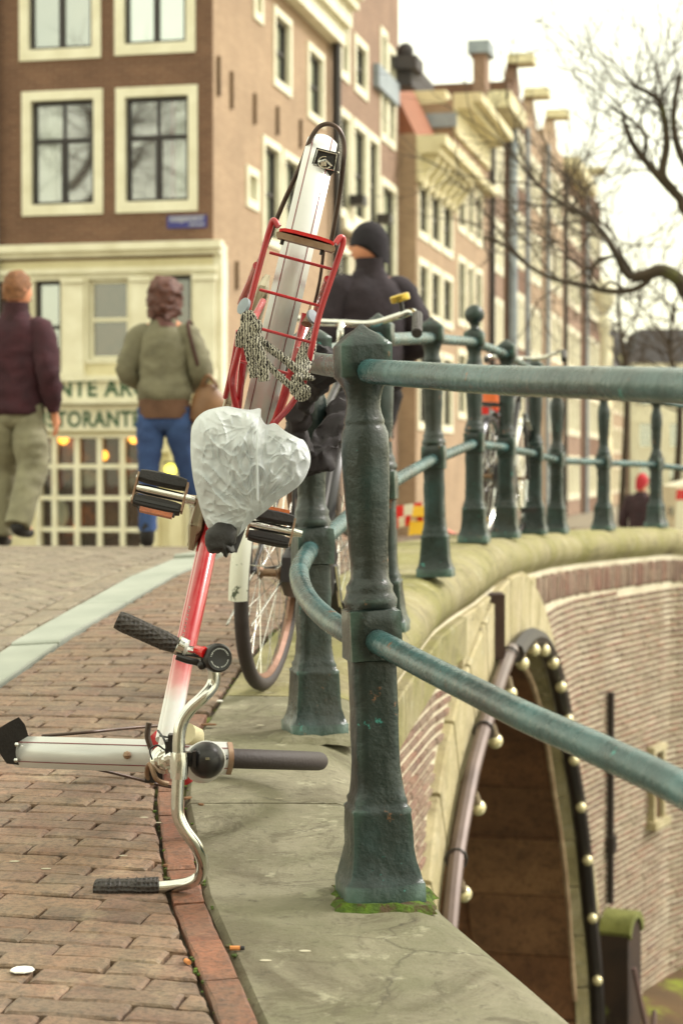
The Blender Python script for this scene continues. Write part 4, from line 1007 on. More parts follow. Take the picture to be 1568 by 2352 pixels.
b2 = limb(tr, [W(1500,628,Zt), W(1475,655,Zt), W(1440,668,Zt), W(1390,668,Zt+.3), W(1340,655,Zt+.6), W(1270,640,Zt+1), W(1210,608,Zt+1.4), W(1160,565,Zt+1.8), W(1110,545,Zt+2)], .038, .02)
b3 = limb(tr, [W(1450,638,Zt), W(1432,620,Zt), W(1410,575,Zt), W(1380,530,Zt+.3), W(1350,500,Zt+.5), W(1310,480,Zt+.8), W(1270,455,Zt+1), W(1235,425,Zt+1.3)], .05, .022)
b4 = limb(tr, [W(1456,636,Zt), W(1440,610,Zt), W(1425,590,Zt), W(1400,590,Zt+.1), W(1370,600,Zt+.3), W(1355,640,Zt+.3), W(1370,662,Zt+.3)], .025, .015)
b5 = limb(tr, [W(1430,662,Zt), W(1400,648,Zt), W(1385,660,Zt)], .018, .015)
for bb, c in ((b2, 8), (b3, 20), (b4, 3)):
    for k in range(c):
        i = R1.randrange(len(bb)//3 if bb is not b4 else 0, len(bb)); p = bb[i]
        twigs(cr, p, V((R1.uniform(-1,.4), R1.uniform(-.6,.6), R1.uniform(-.5,1))), R1.uniform(.5,1.3), .014, 2, R1)
tr.build('trunk', M['bark'], tree); cr.build('twigs', M['twig'], tree)
Zu = 27.0
tree2 = thing('bare_tree', 'taller bare tree behind, its crooked limbs spreading against the pale sky', 'tree', (7.2, Zu, -2))
tr = MB(); cr = MB(); R1 = random.Random(11)
limb(tr, [V((7.2,Zu,-2.05)), V((7.0,Zu,1)), V((6.6,Zu,3.0)), V((6.2,Zu,5.6)), V((6.3,Zu,7.5))], .3, .1)
L1 = limb(tr, [V((6.5,Zu,3.2)), W(1600,500,Zu), W(1560,455,Zu), W(1530,425,Zu), W(1490,380,Zu), W(1455,335,Zu), W(1440,300,Zu), W(1428,270,Zu)], .085, .03)
L2 = limb(tr, [W(1548,440,Zu), W(1520,400,Zu), W(1530,330,Zu), W(1520,250,Zu), W(1500,220,Zu), W(1450,195,Zu)], .07, .03)
L3 = limb(tr, [W(1600,420,Zu), W(1560,350,Zu), W(1545,270,Zu), W(1560,170,Zu)], .07, .03)
L4 = limb(tr, [W(1478,365,Zu), W(1480,310,Zu), W(1440,270,Zu), W(1400,245,Zu)], .035, .02)
for bb, c in ((L1, 12), (L2, 15), (L3, 14), (L4, 7)):
    for k in range(c):
        i = R1.randrange(len(bb)//4, len(bb)); p = bb[i]
        twigs(cr, p, V((R1.uniform(-.9,.5), R1.uniform(-.6,.6), R1.uniform(-.4,1))), R1.uniform(.6,1.3), .013, 2, R1)
tr.build('trunk', M['bark'], tree2); cr.build('twigs', M['twig'], tree2)
for k, (x, yb, Z, lb) in enumerate(((1425,560,70,'distant hazy bare tree in the gap over the low cream houses'), (1545,700,60,'dark bare tree standing on the quay by the gabled far house'), (1500,560,85,'farthest bare tree, a thin grey crown above the end houses'))[:2]):
    c = W(x, 1080, Z); t_ = thing('bare_tree', lb, 'tree', (c.x, Z, -2)); tr = MB(); cr = MB(); R1 = random.Random(20+k); top = W(x, yb, Z)
    ps = limb(tr, [V((c.x, Z, -2.05)), V((c.x+.2, Z, top.z*.35)), V((c.x-.1, Z, top.z*.7)), top], .13, .04)
    for q in range(22):
        p = ps[R1.randrange(len(ps)//3, len(ps))]; twigs(cr, p, V((R1.uniform(-1,1), R1.uniform(-1,1), R1.uniform(-.1,1))), R1.uniform(1.5,3.0), .035, 2, R1)
    tr.build('trunk', M['bark'], t_); cr.build('twigs', M['twig'], t_)
# white lamp column
c = W(1386, 1100, 60); lp = thing('lamp_column', 'slim white column standing at the end of the tall brick row', 'lamp post', (c.x, 60, -2))
MB().lathe([(.3,-2),(.3,-1.2),(.16,-1.0),(.14,4.3),(.2,4.4),(.2,4.7),(.05,5.0)], (c.x, 60, 0), n=14).build('column', M['white_paint'], lp)
MB().lathe([(.1,4.9),(.32,5.2),(.36,5.7),(.1,6.0)], (c.x, 60, 0), n=14).build('lantern', M['white_paint'], lp)
# van at the frame edge
v0 = W(1800, 1100, 42); vx, vy = v0.x, 42
van = thing('delivery_van', 'white van with red front panel parked on the quay, cut by the frame', 'van', (vx, vy, -2))
pf = [(-2.4,-1.7),(2.3,-1.7),(2.3,.35),(-1.1,.4),(-1.7,-.35),(-2.35,-.55)]
MB().prism([V((vx+a, vy, z+.2)) for a, z in pf], V((0,1.9,0))).build('body', M['white_paint'], van, ang=20)
MB().prism([V((vx+a, vy-.01, z+.2)) for a, z in ((-1.62,-.3),(-1.1,.3),(-.3,.3),(-.3,-.3))], V((0,.02,0))).build('side_window', M['pane_dark'], van, smooth=False)
MB().prism([V((vx+a, vy-.012, z+.2)) for a, z in ((-2.36,-.62),(2.3,-.5),(2.3,-.75),(-2.38,-.85))], V((0,.02,0))).build('red_stripe', M['red_reflector'], van, smooth=False)
mb = MB(); mb.box((vx-2.42, vy+.4, -.9), (.06,.3,.18)); mb.build('headlight', M['pane_sky'], van)
for a in (-1.5, 1.5):
    w = MB().lathe([(.34,-.02),(.34,.2),(.2,.2)], (vx+a, vy-.02, -1.66), V((0,1,0)), 20).build('wheel', M['black_rubber'], van); MB().lathe([(.2,-.03),(.2,.1)], (vx+a, vy-.02, -1.66), V((0,1,0)), 16).build('hubcap', M['lead'], w)
# red and white barrier with yellow feet, behind the railing
Zb = 13.5
def gz(x, Z): p = W(x, 1080, Z); return V((p.x, Z, ground(p.x, Z)))
br = thing('road_barrier', 'red and white barrier boards on yellow feet between two railing posts', 'barrier', gz(940, Zb))
stripes_r = simple('barrier_red', (222,40,34), (200,34,30), 4, .5); yel = simple('barrier_yellow', (244,196,50), (230,180,40), 4, .5)
def stripe_board(x0, y0, x1, y1, h, n, Z, name):
    a = W(x0, y0, Z); b = W(x1, y1, Z)
    bo = MB(); bo.obox(a, (b-a), V((0,.04,0)), UP*h); o = bo.build(name, M['white_paint'], br, smooth=False)
    for k in range(0, n, 2):
        m = MB(); m.obox(a+(b-a)*((k+.1)/n)-V((0,.004,0)), (b-a)*(.9/n), V((0,.03,0)), UP*(h+.003)); m.build('red_stripe', stripes_r, o, smooth=False)
stripe_board(900, 1216, 985, 1196, .07, 6, Zb, 'board'); stripe_board(905, 1196, 990, 1182, .10, 4, Zb+.5, 'board')
for x, y, w, h in ((958,1240,.13,.13),(962,1186,.10,.07)):
    c = W(x, y, Zb-.05); MB().box(c+UP*h/2, (w,.12,h), taper=.8).build('foot', yel, br)
c = W(958, 1240, Zb); mb = MB(); mb.box(V((c.x, Zb-.05, (c.z+ground(c.x, Zb))/2)), (.2,.3,max(c.z-ground(c.x, Zb), .02)+.02)); mb.build('weight_block', M['kerb'], br)
mb = MB(); mb.tube(catmull([W(1022,1218,13), W(1040,1228,13), W(1060,1232,13), W(1085,1240,13)], 4), .018, 6); o = mb.build('red_white_tape', simple('tape', (240,170,150), (220,90,80), 30, .5)); tag(o, 'pinkish barrier tape lying by the foot of the ball-topped post', 'tape')
yc = W(1131, 1215, 12.4); c = thing('yellow_light', 'small yellow warning lamp between the ball-topped post and its neighbour', 'warning lamp', (yc.x, 12.4, ground(yc.x, 12.4)))
gq = ground(yc.x, 12.4)
mb = MB(); mb.lathe([(.06,gq),(.055,gq+.04),(.03,gq+.06),(.03,yc.z-.03)], (yc.x,12.4,0), n=12); mb.build('stand', M['white_paint'], c)
MB().ball(yc+UP*.03, .06, 12, (1,.7,1.1)).build('lamp_lens', yel, c)
# ================= fallen bicycle =================
bk = thing('fallen_bicycle', 'red and silver bicycle tipped on its nose against the railing, bag over its saddle', 'bicycle', W(405, 1900, 4.3))
def tb(name, pts, r, mat, parent=bk, n=10, k=6, closed=False, **kw):
    ps = catmull([W(*p) for p in pts], k, closed) if k > 1 else [W(*p) for p in pts]
    if isinstance(r, (list, tuple)): r = [interp(list(zip([i/(len(r)-1) for i in range(len(r))], r)), j/(len(ps)-1)) for j in range(len(ps))]
    return MB().tube(ps, r, n, closed=closed, **kw).build(name, M[mat] if isinstance(mat, str) else mat, parent)
# front wheel, lying with its plane through the eye
wc = W(405, 1738, 4.34); wx = (W(760, 1744, 4.34)-W(60, 1722, 4.34)).normalized(); wy = wc.normalized(); wy = (wy - wx*wy.dot(wx)).normalized(); wn_ = wx.cross(wy)
def wp(a, R, q=0): return wc + (wx*math.sin(a) - wy*math.cos(a))*R + wn_*q
def treadmat():
    t = NT('bicycle_tyre'); t.b.inputs['Base Color'].default_value = lin((52,44,44)); t.b.inputs['Roughness'].default_value = .65
    t.bump(t.noise(160, 2).outputs[0], .4, .003); return t.m
M['tyre'] = treadmat()
WR = .345
def wheel(center, X, Y, R, parent, spokes=28, rim='chrome', tyre_r=.021, name='wheel'):
    N = X.cross(Y).normalized()
    def P(a, r, q=0): return center + (X*math.cos(a)+Y*math.sin(a))*r + N*q
    AN = [2*math.pi*k/48 for k in range(48)]
    t = MB().tube([P(2*math.pi*k/96, R-tyre_r) for k in range(96)], tyre_r, 14, closed=True).build(name, M['tyre'], parent)
    rm = MB()
    vs = []
    for a in AN: vs.append([P(a, R-.04, -.012), P(a, R-.028, -.014), P(a, R-.036, 0), P(a, R-.028, .014), P(a, R-.04, .012), P(a, R-.05, 0)])
    n = 48; 
    for i in range(n):
        j = (i+1) % n
        for k in range(6):
            l = (k+1) % 6; rm.quad(vs[i][k], vs[j][k], vs[j][l], vs[i][l])
    rm.build('rim', M[rim], t)
    sp = MB()
    for k in range(spokes):
        a = 2*math.pi*k/spokes; s = 1 if k % 2 else -1; b = a + (.7 if (k//2) % 2 else -.7)
        sp.tube([P(b, .02, .028*s), P(a, R-.045, 0)], .0012, 4, cap=False)
    sp.build('spokes', M['chrome'], t); MB().lathe([(.02,-.035),(.022,-.03),(.012,-.02),(.012,.02),(.022,.03),(.02,.035)], center, N, 12).build('hub', M['rust_steel'], t)
    return t
wheel(wc, wx, -wy, WR, bk)
def fenderband(center, f, R, a0, a1, w, name, parent, mat='silver', n=26, sag=.016, thick=.0025, stripes=True):
    "curved mudguard: f(angle, radius, sideways)"
    rg = []
    for i in range(n+1):
        a = lerp(a0, a1, i/n); row = []
        for k in range(9):
            s = lerp(-1, 1, k/8); row.append(f(a, R + sag*(1-s*s) - sag*.2, s*w/2))
        for k in range(8, -1, -1):
            s = lerp(-1, 1, k/8); row.append(f(a, R + sag*(1-s*s) - sag*.2 - thick, s*w/2*.97))
        rg.append(row)
    o = MB().rings(rg).build(name, M[mat], parent)
    if stripes:
        for s in (-.62, .62):
            m = MB(); pv = [[f(lerp(a0, a1, i/n), R + sag*(1-q*q) - sag*.2 + .0012, q*w/2) for q in (s-.025, s+.025)] for i in range(n+1)]
            for u, v in zip(pv, pv[1:]): m.quad(u[0], u[1], v[1], v[0])
            m.build('pinstripe', M['pinstripe'], o)
    return o
ff = fenderband(wc, wp, .362, math.radians(-80), math.radians(23), .068, 'front_mudguard', bk)
for q in (-.018, .016): MB().ball(wp(math.radians(-62), .378, q), .006, 8).build('rivet', M['chrome'], ff)
MB().ball(wp(math.radians(-11), .378, 0), .009, 8).build('rivet', M['rust_steel'], ff)
rs = []
for a, s in ((-.40,1),(-.0,1)): pass
# rust scabs and end band of the mudguard
m = MB(); f_ = lambda a, R, q: wp(a, R, q)
fenderband(wc, wp, .3645, math.radians(21.6), math.radians(23.3), .068, 'mudguard_end_band', ff, 'rust_steel', 3, stripes=False)
# mud flap
fpoly = [(98,1718),(82,1708),(66,1690),(58,1664),(44,1647),(22,1658),(-4,1674),(-6,1722),(16,1754),(70,1760),(96,1752),(90,1735)]
fl = MB(); fl.rings([[W(x, y, 4.19 - .03*math.exp(-((y-1706)/34)**2) + (.006 if k else 0)) for x, y in fpoly] for k in (0, 1)]); fl.build('mud_flap', M['black_rubber'], ff)
tb('mudguard_stay', [(405,1664,4.3),(300,1672,4.2),(200,1682,4.1),(98,1690,4.14)], .0036, 'rod'); tb('mudguard_stay', [(400,1808,4.3),(370,1803,4.28),(260,1775,4.2),(140,1748,4.1)], .0036, 'rod')
# fork and head
tb('fork', [(432,1690,3.98),(440,1692,4.1),(445,1690,4.34)], .012, 'red'); tb('fork', [(360,1772,3.98),(380,1778,4.05),(405,1785,4.34)], .0125, 'red')
tb('fork_crown', [(352,1690,3.97),(400,1740,3.96),(430,1792,3.98)], [.02,.022,.018], 'red', n=12)
MB().tube([W(383,1742,3.98), W(383,1742,3.76)], .021, 14).build('head_tube', M['silver'], bk)
MB().lathe([(.026,0),(.027,.008),(.024,.012),(.024,.02),(.029,.024),(.029,.032),(.022,.036),(.016,.05)], W(379,1744,3.78), -W(379,1744,1).normalized(), 18).build('headset', M['chrome'], bk)
MB().tube([W(380,1746,3.78), W(380,1748,3.655)], .012, 12).build('stem', M['chrome'], bk)
b_ = MB().lathe([(.0165,0),(.0165,.012),(.014,.015),(.009,.016),(.009,.021),(.0045,.023)], W(380,1748,3.665), -W(380,1748,1).normalized(), 6).build('stem_bolt', M['chrome'], bk)
# stem clamp round the bar
cl = MB().tube([W(412,1728,3.62), W(412,1750,3.62), W(411,1788,3.62)], [.0165,.0185,.0165], 14).build('bar_clamp', M['chrome'], bk)
MB().tube([W(382,1748,3.66), W(398,1738,3.64), W(412,1742,3.62)], [.014,.012,.013], 10).build('clamp_arm', M['chrome'], cl)
tb('brake_hoop', [(350,1800,3.8),(338,1780,3.78),(345,1755,3.75),(360,1790,3.74),(385,1800,3.76)], .005, 'rust_steel')
MB().box(W(355,1778,3.8), (.035,.03,.03)).build('brake_block', M['black_plastic'], bk)
tb('cable', [(343,1660,3.8),(339,1690,3.8),(348,1720,3.8)], .006, 'rod')
tb('cable', [(363,1678,3.7),(378,1700,3.66),(384,1730,3.66),(372,1745,3.66)], .0022, 'black_plastic')
tb('cable', [(350,1745,3.7),(345,1722,3.7),(362,1712,3.7),(378,1722,3.7),(400,1735,3.7)], .0018, 'black_plastic')
tb('bracket_rod', [(368,1690,3.7),(388,1694,3.68)], .002, 'black_plastic', k=1); MB().box(W(403,1693,3.66), (.026,.03,.012)).build('shifter_block', M['black_plastic'], bk); MB().box(W(398,1716,3.66), (.028,.03,.026)).build('shifter_block', M['black_plastic'], bk)
# frame tubes: silver near the head, fading to red
def fademat():
    t = NT('silver_to_red_enamel'); gp = t.n('ShaderNodeNewGeometry').outputs['Position']; sx = t.n('ShaderNodeSeparateXYZ'); t.l(gp, sx.inputs[0])
    za, zb = W(0, 1600, 3.95).z, W(0, 1510, 3.95).z
    mr = t.n('ShaderNodeMapRange'); mr.inputs[1].default_value = za; mr.inputs[2].default_value = zb; t.l(sx.outputs[2], mr.inputs[0])
    nz = t.noise(30, 3, .6, gp); ad = t.n('ShaderNodeMath', _operation='MULTIPLY_ADD'); t.l(nz.outputs[0], ad.inputs[0]); ad.inputs[1].default_value = .3; ad.inputs[2].default_value = -.15
    a2 = t.n('ShaderNodeMath', _operation='ADD'); t.l(mr.outputs[0], a2.inputs[0]); t.l(ad.outputs[0], a2.inputs[1])
    col = t.ramp(a2.outputs[0], [(.0, lin((214,214,214))), (.5, lin((205,140,140))), (1, lin((172,26,38)))]).outputs[0]
    t.l(col, t.b.inputs['Base Color']); t.b.inputs['Roughness'].default_value = .28; t.b.inputs['Coat Weight'].default_value = .5; return t.m
M['fade'] = fademat()
tb('down_tube', [(384,1722,3.82),(420,1530,3.92),(452,1380,4.02),(482,1240,4.14),(498,1170,4.24)], .0195, 'fade', n=16, k=4)
tb('top_tube', [(372,1700,3.84),(408,1530,3.96),(440,1380,4.06),(470,1240,4.2),(488,1170,4.26)], .0135, 'fade', n=12, k=4)
dc = simple('pale_decal', (214,206,200), (150,60,64), 60, .5)
for k in range(9):
    y = 1395 + k*9; x = lerp(447, 430, (y-1395)/80) - 12; p = W(x, y, 3.955-k*.003); MB().box(p, (.003,.003,.005)).build('decal_letter', dc, bk)
tb('seat_tube', [(498,1180,4.24),(530,1120,4.0),(560,1060,3.78)], .015, 'red'); MB().ball(W(498,1180,4.25), .032, 12).build('bottom_bracket', M['red'], bk)
tb('chain_stay', [(495,1180,4.26),(590,900,4.26),(632,700,4.25)], .009, 'red'); tb('chain_stay', [(520,1190,4.26),(640,950,4.26),(702,720,4.25)], .009, 'red')
tb('seat_stay', [(552,1060,3.86),(540,950,3.95),(556,800,4.08),(604,692,4.22)], .008, 'red'); tb('seat_stay', [(575,1065,3.86),(630,970,3.95),(672,850,4.08),(712,720,4.22)], .008, 'red')
# handlebar
hb = tb('handlebar', [(300,1444,3.6),(350,1466,3.6),(405,1490,3.61),(445,1500,3.62),(475,1514,3.63),(491,1540,3.63),(489,1572,3.63),(468,1600,3.62),(438,1628,3.62),(418,1660,3.62),(411,1700,3.62),(411,1760,3.62),(408,1830,3.62),(409,1870,3.62),(424,1906,3.62),(450,1942,3.63),(465,1978,3.65),(461,2008,3.67),(440,2026,3.68),(405,2034,3.69),(365,2038,3.695),(300,2042,3.70)], .0122, 'chrome', n=16)
def gripmat():
    t = NT('dimpled_grip'); vo = t.n('ShaderNodeTexVoronoi'); vo.inputs['Scale'].default_value = 115; t.l(t.co.outputs['Object'], vo.inputs['Vector'])
    vo.inputs['Randomness'].default_value = .25
    col = t.ramp(vo.outputs['Distance'], [(.1, lin((18,14,14))), (.45, lin((58,52,50)))]).outputs[0]; t.l(col, t.b.inputs['Base Color']); t.b.inputs['Roughness'].default_value = .55; t.bump(vo.outputs['Distance'], 1, .006); return t.m
M['grip'] = gripmat()
g1 = tb('grip', [(270,1423,3.6),(290,1432,3.6),(330,1450,3.6),(370,1468,3.605),(404,1483,3.61)], [.017,.0195,.0185,.0185,.0165], 'grip', hb, n=20, k=4)
g2 = tb('grip', [(223,2040,3.705),(245,2041,3.70),(290,2040,3.70),(330,2037,3.695),(365,2034,3.695)], [.0185,.0195,.0185,.018,.0175], 'grip', hb, n=20, k=4)
def studs(path, r, parent):
    ps = catmull([W(*p) for p in path], 8); m = MB(); L = 0
    for i in range(2, len(ps)-2, 1):
        t = (ps[i+1]-ps[i-1]).normalized(); up = V((0,0,1)); A = (up-t*up.dot(t)).normalized(); B = t.cross(A)
        for j in range(14):
            a = 2*math.pi*(j+.5*(i % 2))/14; d = A*math.cos(a)+B*math.sin(a); c = ps[i]+d*r
            m.add([c+t*.0022, c+t.cross(d)*.0022, c-t*.0022, c-t.cross(d)*.0022, c+d*.0012], [(0,1,4),(1,2,4),(2,3,4),(3,0,4)])
    m.build('grip_studs', M['black_plastic'], parent)
studs([(270,1423,3.6),(404,1483,3.61)], .0183, g1); studs([(226,2040,3.70),(362,2034,3.695)], .0182, g2)
# collar, red button, bell with ring of letters
MB().tube([W(408,1478,3.612), W(425,1487,3.615)], .0165, 14).build('grip_collar', M['chrome'], hb)
MB().tube([W(425,1489,3.615), W(431,1491,3.615)], .0175, 14).build('grip_collar', M['silver'], hb)
tb('shifter_lever', [(405,1508,3.6),(430,1516,3.6),(455,1522,3.6),(470,1530,3.6)], [.006,.007,.007,.004], 'black_plastic', hb)
bd = (W(505,1512,3.55)*-1).normalized(); bd = (bd + V((.42,0,-.03))).normalized(); bc = W(499,1511,3.58)
bell = MB().lathe([(.010,-.020),(.026,-.018),(.0275,-.006),(.0275,.006),(.026,.010),(.0235,.0125),(.021,.012),(.002,.011)], bc, bd, 28).build('bell', M['black_plastic'], hb)
A_ = (UP-bd*UP.dot(bd)).normalized(); B_ = bd.cross(A_)
lt = simple('pale_print', (206,210,206), None, 5, .5); m = MB(); rr = random.Random(3)
for k in range(30):
    if k in (7, 8, 15, 22, 23): continue
    a = 2*math.pi*k/30; h = rr.uniform(.0011,.0017); w = rr.uniform(.0008,.0016)
    d = A_*math.cos(a)+B_*math.sin(a); t = bd.cross(d); c = bc+bd*.0126+d*.0175
    for q in (-1, 1): m.quad(c+t*(w*q)-d*h, c+t*(w*q+.0006)-d*h, c+t*(w*q+.0006)+d*h, c+t*(w*q)+d*h)
    m.quad(c-t*w-d*.0004+d*rr.choice((-h, 0, h)), c+t*w-d*.0004+d*0, c+t*w+d*.0004, c-t*w+d*.0004)
m.build('bell_lettering', lt, bell, smooth=False)
MB().tube([W(452,1492,3.59), W(466,1497,3.575)], [.0085,.0095], 14).build('red_button', M['red_reflector'], bell)
MB().tube([W(466,1497,3.575), W(472,1500,3.57)], [.011,.010], 14).build('button_ring', M['red_reflector'], bell)
MB().ball(W(464,1528,3.58), .009, 10).build('bell_screw', M['black_plastic'], bell)
# headlight
hl = MB().ball(W(474,1746,3.66), .0355, 20, (1,1,1)).build('headlight', M['black_plastic'], bk)
MB().tube([W(474,1746,3.685)+(V((math.cos(a), 0, math.sin(a))))*.034 for a in [2*math.pi*k/32 for k in range(32)]], .0042, 8, closed=True).build('headlight_rim', M['silver'], hl)
MB().ball(W(466,1752,3.70), .040, 18, (1,.7,1)).build('headlight_shell', M['silver'], hl)
MB().box(W(441,1743,3.65), (.03,.02,.027)).build('headlight_bracket', M['black_plastic'], hl); MB().box(W(447,1743,3.628), (.006,.012,.03)).build('headlight_clip', M['black_plastic'], hl)
MB().box(W(477,1742,3.624), (.008,.006,.005)).build('headlight_switch', M['chrome'], hl)
MB().box(W(449,1728,3.64), (.012,.01,.004)).build('headlight_clip', M['black_plastic'], hl)
MB().tube([W(430,1685,3.9), W(450,1692,3.92), W(456,1706,3.93)], [.022,.02,.012], 12).build('dynamo', M['cream'], bk); MB().tube([W(453,1704,3.93), W(458,1712,3.93)], .012, 10).build('dynamo_cap', M['rust_steel'], bk)
MB().tube([W(500,1738,3.93), W(520,1740,3.95)], .006, 8).build('light_wire', M['black_plastic'], bk)
# rear wheel, mudguard, rack
rc = W(655, 690, 4.27); ry = (W(747,300,4.0)-W(600,930,4.0)).normalized(); rv = -W(655,690,1).normalized(); rv = (rv-ry*rv.dot(ry)).normalized(); rnn = ry.cross(rv)
def rp(a, R, q=0): return rc + (ry*math.sin(a) + rv*math.cos(a))*R + rnn*q
wheel(rc, ry, rv, WR, bk)
rfd = fenderband(rc, rp, .362, math.radians(-62), math.radians(84), .066, 'rear_mudguard', bk, n=40, sag=.014)
# broken rear lamp on the mudguard
c = W(746, 373, 4.035); nv = -c.normalized(); A_ = ry; B_ = nv.cross(ry).normalized()
def lp_(a, b, q=0): return c + A_*a + B_*b + nv*q
lamp = MB().prism([lp_(a, b) for a, b in ((.026,-.024),(.026,.024),(-.012,.026),(-.030,.014),(-.030,-.014),(-.012,-.026))], nv*.02).build('rear_lamp_base', M['black_plastic'], rfd)
m = MB(); ring_ = [(.022,-.021),(.022,.021),(-.012,.022),(-.012,-.022)]
m.tube([lp_(a, b, .024) for a, b in ring_], .0022, 6, closed=True); m.tube([lp_(.0+.012*math.cos(t), .014*math.sin(t), .026) for t in [k*math.pi/6 for k in range(9)]], .0018, 6)
m.tube([lp_(-.004,-.016,.03), lp_(.006,.0,.032), lp_(-.002,.014,.03)], .0025, 6); m.box(lp_(-.004,.002,.026), (.012,.008,.01)); m.build('broken_lamp_metal', M['chrome'], lamp)
MB().box(lp_(.002,0,.021), (.034,.006,.022)).build('lamp_hollow', M['black_rubber'], lamp)
for a, b in ((.026,-.022),(-.018,.03),(-.014,-.031)): MB().ball(lp_(a, b, .01), .003, 6).build('screw', M['chrome'], lamp)
st = simple('torn_sticker', (196,196,196), (120,116,120), 60, .5)
MB().box(W(712,487,3.99)+nv*.003, (.02,.002,.004), Matrix((B_*-1, nv, A_)).transposed()).build('torn_sticker', st, rfd); MB().box(W(728,478,4.0)+nv*.003, (.006,.002,.01), Matrix((B_*-1, nv, A_)).transposed()).build('torn_sticker', M['rod'], rfd)
MB().box(W(703,506,3.97)+nv*.001, (.05,.002,.022), Matrix((B_*-1, nv, A_)).transposed()).build('clear_sticker', M['silver'], rfd)
# bumper stay looping round the end
tb('bumper_stay', [(556,688,4.2),(600,590,4.15),(645,480,4.12),(672,420,4.1),(695,368,4.1),(712,322,4.1),(732,292,4.1),(756,285,4.1),(778,298,4.1),(790,330,4.1),(788,380,4.1),(779,450,4.12),(765,530,4.14),(757,572,4.16)], .0052, 'rod', n=10)
tb('mudguard_stay', [(745,560,4.1),(735,640,4.14),(722,700,4.2)], .0036, 'rod'); tb('mudguard_stay', [(690,470,4.05),(665,560,4.08),(640,640,4.15),(622,700,4.2)], .0036, 'rod'); tb('mudguard_stay', [(705,420,4.08),(678,520,4.1),(655,600,4.13)], .006, 'tyre')
rk = []
rack = tb('carrier', [(640,521,3.83),(628,506,3.835),(618,530,3.84),(602,588,3.84),(576,687,3.84),(553,786,3.84),(534,864,3.85),(535,900,3.88),(543,940,3.92)], .0062, 'red', n=12)
tb('carrier_rail', [(770,560,3.83),(782,545,3.835),(787,560,3.84),(761,638,3.84),(734,720,3.84),(711,819,3.84),(697,878,3.85),(672,925,3.86),(632,971,3.88)], .0062, 'red', rack, n=12)
for a, b in (((619,580),(762,618)),((596,665),(739,704)),((566,746),(716,787)),((552,830),(662,858))): tb('cross_bar', [(*a,3.84),(*b,3.84)], .0032, 'red', rack, k=1)
tb('carrier_leg', [(590,610,3.86),(578,640,3.95),(560,680,4.05),(554,696,4.1)], .0085, 'red', rack); tb('carrier_leg', [(548,760,3.86),(536,830,3.9),(518,912,4.0)], .006, 'red', rack)
tb('carrier_strut', [(568,770,3.88),(556,850,3.93),(548,940,4.0)], [.007,.008,.006], 'red', rack); tb('carrier_strut', [(690,800,3.86),(664,870,3.88),(645,930,3.92),(628,972,3.95)], [.009,.009,.008,.006], 'red', rack)
tb('carrier_leg', [(752,640,3.86),(735,690,3.98),(722,730,4.1)], .007, 'red', rack)
for x, y, z, h in ((561,704,3.82,.035),(717,728,3.86,.03)):
    MB().lathe([(.001,-.002),(h*.5,-.002),(h*.5,.004),(.001,.006)], W(x, y, z), V((-.75 if x < 600 else .75,-.6,.35)), 20).build('side_reflector', M['lead'], rack)
pl_ = MB(); a0 = W(636,531,3.80); a1 = W(770,566,3.80); d = (a1-a0); dn = d.normalized(); up_ = V((0,0,1)); up_ = (up_-dn*up_.dot(dn)).normalized(); ou = dn.cross(up_).normalized()
if ou.y > 0: ou = -ou
pts = [(0,-.004),(.03,-.008),(.97,-.008),(1,-.004),(1,.003),(.9,.007),(.7,.0085),(.3,.0085),(.1,.007),(0,.003)]
tlp = MB().prism([a0+d*u+up_*(v-.004) for u, v in pts], -ou*.03).build('reflector_plate', M['rust_steel'], rack)
MB().prism([a0+d*(u*.94+.03)+up_*(v*.9+.004) for u, v in pts[3:]+[pts[0]]], -ou*.034+ou*.002).build('tail_reflector', M['red_reflector'], tlp)
for u in (.12, .8): MB().tube([a0+d*u-up_*.012-ou*.015, a0+d*u-up_*.022-ou*.015], .004, 6).build('plate_bolt', M['black_plastic'], tlp)
# chain case
cc0, cc1 = W(614, 632, 4.32), W(438, 1262, 4.2)
cd = (cc1-cc0).normalized(); dpt = V((0,1,0)); dpt = (dpt-cd*dpt.dot(cd)).normalized(); wd_ = cd.cross(dpt)
def case(w0, w1, dd, dx, mat, name, L0=0, L1=1, par=bk):
    L = (cc1-cc0).length; rg = []
    N = 16
    for i in range(N+1):
        u = lerp(L0, L1, i/N); e = min(u-L0, L1-u)*L; wob = min(1, math.sqrt(max(e, 0)/.05)+.12)
        w = lerp(w0, w1, u); de = lerp(.05, .095, u)*wob*dd; c = cc0+cd*(u*L)+wd_*dx; row = []
        for k in range(14):
            a = 2*math.pi*k/14; ca, sa = math.cos(a), math.sin(a); row.append(c + wd_*(w/2*math.copysign(abs(ca)**.5, ca)*wob**.5) + dpt*(de*math.copysign(abs(sa)**.6, sa)))
        rg.append(row)
    return MB().rings(rg).build(name, M[mat], par)
ccs = case(.028, .034, 1, 0, 'chaincase', 'chain_case'); case(.005, .006, 1.05, .006, 'chaincase', 'case_ridge', .0, 1, ccs); case(.004, .005, 1.06, -.008, 'rust_steel', 'case_seam', .01, .99, ccs)
case(.012, .014, .96, .024, 'red', 'chain_wheel_edge', .72, .97)
